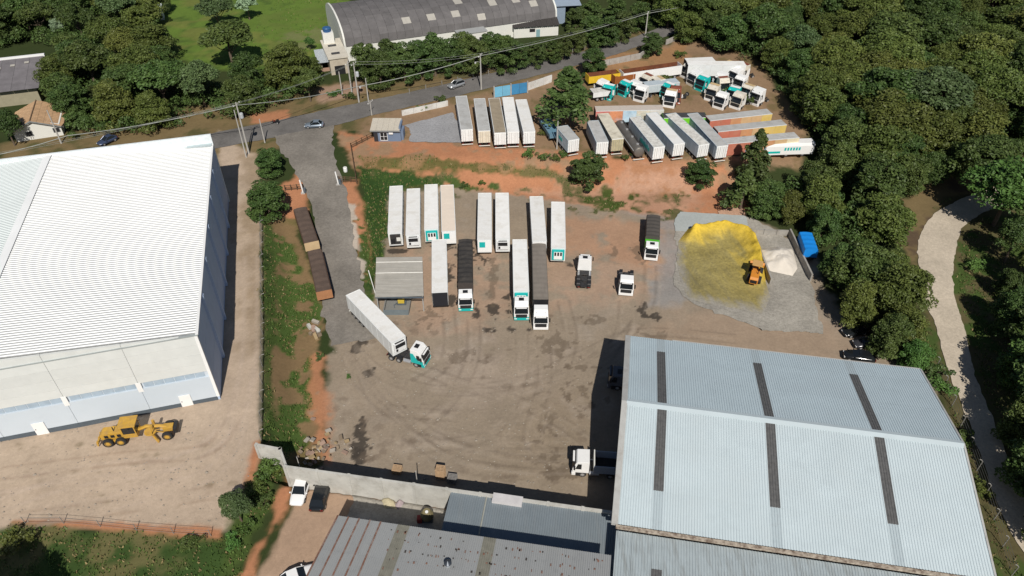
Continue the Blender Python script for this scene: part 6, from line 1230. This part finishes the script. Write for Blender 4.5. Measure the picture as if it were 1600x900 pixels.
# ---------------- cars
def car(label, front, rear, paint, L=4.4, W=1.78, H=1.5, suv=False, z=.55, roofm=None, cat='car', name='car'):
    a, c = P(*front, up=z), P(*rear, up=z); d = a - c; d.z = 0; mid = (a + c) / 2; o = thing(name, label, cat, (mid.x, mid.y, hz(mid.x, mid.y) + .10), head(d)); h = L / 2; w2 = W / 2; bl = .92 if not suv else 1.02
    secs = [(-h, .80, .42, bl - .12), (-h + .12, .92, .28, bl), (-h + .7, 1.0, .24, bl + .02), (0, 1.0, .22, bl), (h - 1.25, 1.0, .22, bl - .02), (h - .45, .95, .24, bl - .16), (h - .08, .82, .3, bl - .26), (h, .66, .36, bl - .36)]
    b = B(); vs = []
    for y_, k, zb2, zt in secs:
        w_ = w2 * k; vs += [(-w_ * .92, y_, zb2), (-w_, y_, (zb2 + zt) / 2), (-w_ * .93, y_, zt - .03), (-w_ * .6, y_, zt + .02), (w_ * .6, y_, zt + .02), (w_ * .93, y_, zt - .03), (w_, y_, (zb2 + zt) / 2), (w_ * .92, y_, zb2)]
    b.add(vs, [(i * 8 + j, i * 8 + (j + 1) % 8, (i + 1) * 8 + (j + 1) % 8, (i + 1) * 8 + j) for i in range(len(secs) - 1) for j in range(8)] + [tuple(range(8)), tuple(range(56, 64))]); b.make('body', paint, o, smooth=True)
    r0, r1, f1, f0 = (-h + .12 if suv else -h + .35), (-h + .55 if suv else -h + 1.05), h - 2.15, h - 1.2
    gw, rw_ = w2 * .9, w2 * .72; z0 = bl - .02
    B().add([(-gw, r0, z0), (gw, r0, z0), (gw, f0, z0 - .05), (-gw, f0, z0 - .05), (-rw_, r1, H - .04), (rw_, r1, H - .04), (rw_, f1, H - .04), (-rw_, f1, H - .04)], [(0, 1, 5, 4), (1, 2, 6, 5), (2, 3, 7, 6), (3, 0, 4, 7), (4, 5, 6, 7)]).make('windows', m_glass, o)
    B().box(-rw_ - .03, rw_ + .03, r1 - .04, f1 + .04, H - .045, H).make('roof', roofm or paint, o, bevel=.03)
    for s in (-1, 1):
        B().tube([(s * (gw + .005), f0 - .05, z0), (s * (rw_ + .01), f1, H - .03)], .04, 4).make('pillar', paint, o); B().tube([(s * (gw + .005), r0 + .05, z0), (s * (rw_ + .01), r1, H - .03)], .06, 4).make('pillar', paint, o); B().tube([(s * (gw + .01), (r1 + f1) / 2, z0), (s * (rw_ + .01), (r1 + f1) / 2, H - .03)], .035, 4).make('pillar', m_blk, o)
        bx('headlight', m_lamp, o, s * w2 * .62 - .18, s * w2 * .62 + .18, h - .16, h - .02, bl - .42, bl - .28); bx('tail_light', m_red, o, s * w2 * .72 - .16, s * w2 * .72 + .16, -h - .02, -h + .1, bl - .3, bl - .1); bx('mirror', paint, o, s * (w2 + .09) - .09, s * (w2 + .09) + .09, f0 - .35, f0 - .2, bl - .02, bl + .13, bevel=.03)
        for yy in (-h + .85, h - .85): wheel(o, s * (w2 - .12), yy, .33, .22)
    return o
pW = M('car_white', (.78, .78, .78), .2, 0, .02); pK = M('car_black', (.012, .014, .016), .15, 0, .1, spec=.6); pS = M('car_silver', (.42, .44, .46), .25, .5, .03); pB = M('car_steel_blue', (.25, .30, .36), .25, .4, .03); pG = M('car_dark_grey', (.05, .052, .06), .2, .2)
car('white hatchback parked below the boundary wall, left of the black car', (462, 790), (482, 757), pW, 4.5, 1.9, suv=False); car('black car parked below the boundary wall beside the white one', (513, 763), (494, 799), pK, 4.9, 1.95); car('white car cut off by the bottom edge, next to the rust-stained roof', (477, 897), (456, 906), pW, 4.3)
car('silver-blue car driving on the road near the drive junction', (478, 196), (504, 195), pB, 4.3); car('silver estate car driving on the road below the factory trees', (701, 137), (725, 129), pS, 4.5, suv=True, H=1.6); car('dark blue car parked under roadside trees behind the warehouse', (155, 226), (180, 214), M('car_dark_blue', (.05, .07, .13), .25, .2), 4.3)
car('dark grey car in the shade right of the metal shed back corner', (1342, 538), (1368, 537), pG, 4.3); car('black pickup-like car in deep shade beside the shed back corner', (1328, 556), (1356, 560), pK, 4.6, suv=True); car('dark car under the trees, above the other two shaded cars', (1326, 520), (1346, 516), pK, 4.2)
q = P(430, 194); o = thing('motorcycle', 'small dark motorcycle with rider luggage on the road verge', 'motorcycle', q, R(75))
for yy in (-.65, .65): wheel(o, 0, yy, .32, .14)
B().tube([(0, -.6, .5), (0, 0, .62), (0, .5, .8), (0, .65, .35)], .09, 6).make('frame', m_blk, o); B().box(-.14, .14, -.2, .3, .65, .92).make('fuel_tank', m_red, o, bevel=.05); bx('seat', m_blk, o, -.14, .14, -.75, -.2, .72, .84); B().tube([(-.38, .38, 1.05), (.38, .38, 1.05)], .03, 5).make('handlebar', m_blk, o); bx('luggage_box', m_blk, o, -.25, .25, -1.05, -.6, .85, 1.25, bevel=.04)

# ---------------- motor grader
m_cat = M('grader_yellow', (.50, .29, .04), .5, 0, .18, 1.6, dirt=.65, dlo=.44, dirtcol=(.36, .22, .08), dscale=1.5)
a, c = P(271, 676), P(166, 690); d = a - c; mid = (a + c) / 2; o = thing('motor_grader', 'yellow motor grader parked along the front of the white warehouse', 'grader', (mid.x, mid.y, hz(mid.x, mid.y) + .02), head(d))
for s in (-1, 1):
    wheel(o, s * 1.0, -3.55, .68, .42, m_cat); wheel(o, s * 1.0, -1.95, .68, .42, m_cat); wheel(o, s * 1.0, 3.9, .68, .42, m_cat); bx('tandem_case', m_cat, o, s * .72 - .12, s * .72 + .12, -3.9, -1.6, .5, .85)
B().prism([(-4.4, .9), (-4.4, 1.75), (-4.1, 2.05), (-1.5, 2.15), (-1.5, .9)], -.62, .62).make('engine_hood', m_cat, o, bevel=.06); bx('hood_grille', m_blk, o, -.5, .5, -4.46, -4.401, 1.0, 1.7)
for k in range(3): bx('hood_vent', m_blk, o, .62, .64, -3.9 + .8 * k, -3.4 + .8 * k, 1.2, 1.7); 
B().tube([(.25, -2.6, 2.05), (.25, -2.6, 2.8)], .07, 8).make('exhaust', m_cha, o); bx('air_cleaner', m_cha, o, -.4, -.1, -2.2, -1.9, 2.15, 2.6)
cb = bx('cab_base', m_cat, o, -.85, .85, -1.5, .3, 1.0, 1.7, bevel=.04)
for sx in (-.8, .8):
    for sy in (-1.42, .22): bx('cab_post', m_cat, o, sx - .06, sx + .06, sy - .06, sy + .06, 1.7, 3.1)
bx('cab_roof', m_cat, o, -1.0, 1.0, -1.75, .5, 3.1, 3.28, bevel=.04)
for sx in (-.83, .83): bx('cab_window', m_glass, o, sx - .01, sx + .01, -1.3, .15, 1.75, 3.05)
bx('cab_window', m_glass, o, -.72, .72, .24, .26, 1.75, 3.05); bx('cab_window', m_glass, o, -.72, .72, -1.46, -1.44, 1.75, 3.05); bx('operator_seat', m_blk, o, -.25, .25, -.9, -.3, 1.72, 2.4)
B().tube([(0, .2, 1.5), (0, 1.4, 1.95), (0, 3.0, 1.75), (0, 4.2, 1.3)], .24, 6).make('main_frame', m_cat, o); bx('front_axle', m_cat, o, -.9, .9, 3.75, 4.05, .6, .85); bx('front_head', m_cat, o, -.45, .45, 3.4, 4.7, .95, 1.6, bevel=.05)
B().lathe([(.75, 0), (.8, .05), (.8, .18), (.75, .2)], (0, 1.6, .75), 'z', 20).make('blade_circle', m_cat, o)
B().tube([(-.45, 3.6, .8), (0, 1.8, .85), (.45, 3.6, .8)], .08, 5).make('drawbar', m_cat, o); b = B(); b.prism([(-.18, 0), (.0, .06), (.1, .3), (.06, .55), (-.1, .68), (-.02, .55), (.03, .3), (-.06, .1)], -1.85, 1.85); b.make('moldboard', m_cat, o, loc=(0, 1.7, .12), rot=(0, 0, R(38)))
for s in (-1, 1): B().tube([(s * .5, 2.2, 2.2), (s * .7, 1.9, .95)], .09, 6).make('lift_cylinder', m_cat, o); B().lathe([(.2, -.1), (.2, .5)], (s * .5, 2.2, 1.9), 'z', 8).make('cylinder_head', m_cat, o)
bx('counterweight', m_blk, o, -.75, .75, 4.72, 5.2, .75, 1.55, bevel=.05)
for s in (-1, 1): B().tube([(s * .8, .2, 2.2), (s * 1.2, .9, 2.5)], .03, 4).make('mirror_arm', m_blk, o)
bx('ripper_beam', m_cat, o, -1.0, 1.0, -5.0, -4.75, .6, .85); 
for k in (-.8, 0, .8): B().prism([(-5.1, 0.1), (-4.95, .1), (-4.8, 1.0), (-5.0, 1.0)], k - .06, k + .06).make('ripper_tine', m_cat, o)
# ---------------- orange wheel loader by the heaps
m_or = M('loader_orange', (.58, .22, .03), .5, 0, .12, 1.2, dirt=.35, dirtcol=(.42, .2, .08), dscale=1.5)
a, c = P(1183, 412), P(1172, 461); d = a - c; mid = (a + c) / 2; o = thing('wheel_loader', 'orange wheel loader working at the yellow powder heap', 'loader', (mid.x, mid.y, hz(mid.x, mid.y) + .55), head(d))
for s in (-1, 1): wheel(o, s * .95, 1.0, .68, .5, m_or); wheel(o, s * .95, -1.6, .68, .5, m_or)
B().prism([(-3.2, .7), (-3.2, 1.6), (-2.9, 1.95), (-1.0, 2.05), (-1.0, .7)], -.7, .7).make('engine_hood', m_or, o, bevel=.06); bx('hood_grille', m_blk, o, -.55, .55, -3.26, -3.201, .9, 1.5); bx('front_frame', m_or, o, -.45, .45, -.3, 1.8, .6, 1.3)
bx('cab_base', m_or, o, -.7, .7, -.99, .35, 1.0, 1.7); bx('cab_roof', M('loader_roof', (.55, .33, .12), .6), o, -.85, .85, -1.15, .55, 3.05, 3.2, bevel=.04)
for sx in (-.62, .62):
    for sy in (-.9, .28): bx('cab_post', m_blk, o, sx - .05, sx + .05, sy - .05, sy + .05, 1.7, 3.05)
    bx('cab_window', m_glass, o, sx - .01, sx + .01, -.85, .23, 1.75, 3.0)
for s in (-1, 1): B().tube([(s * .5, .5, 1.9), (s * .5, 1.7, 1.5), (s * .5, 2.7, .6)], .13, 5).make('lift_arm', m_or, o)
B().prism([(2.5, .1), (3.5, .05), (3.4, .2), (2.75, .3), (2.6, .9), (2.9, 1.2), (2.75, 1.25), (2.45, .95)], -1.25, 1.25).make('bucket', m_or, o); B().tube([(0, .6, 1.6), (0, 2.0, 1.7), (0, 2.7, 1.0)], .09, 5).make('tilt_link', m_or, o)
B().tube([(.4, -1.8, 2.0), (.4, -1.8, 2.6)], .06, 6).make('exhaust', m_cha, o)
for o_ in bpy.data.objects:
    if 'L' in o_.keys(): del o_['L']
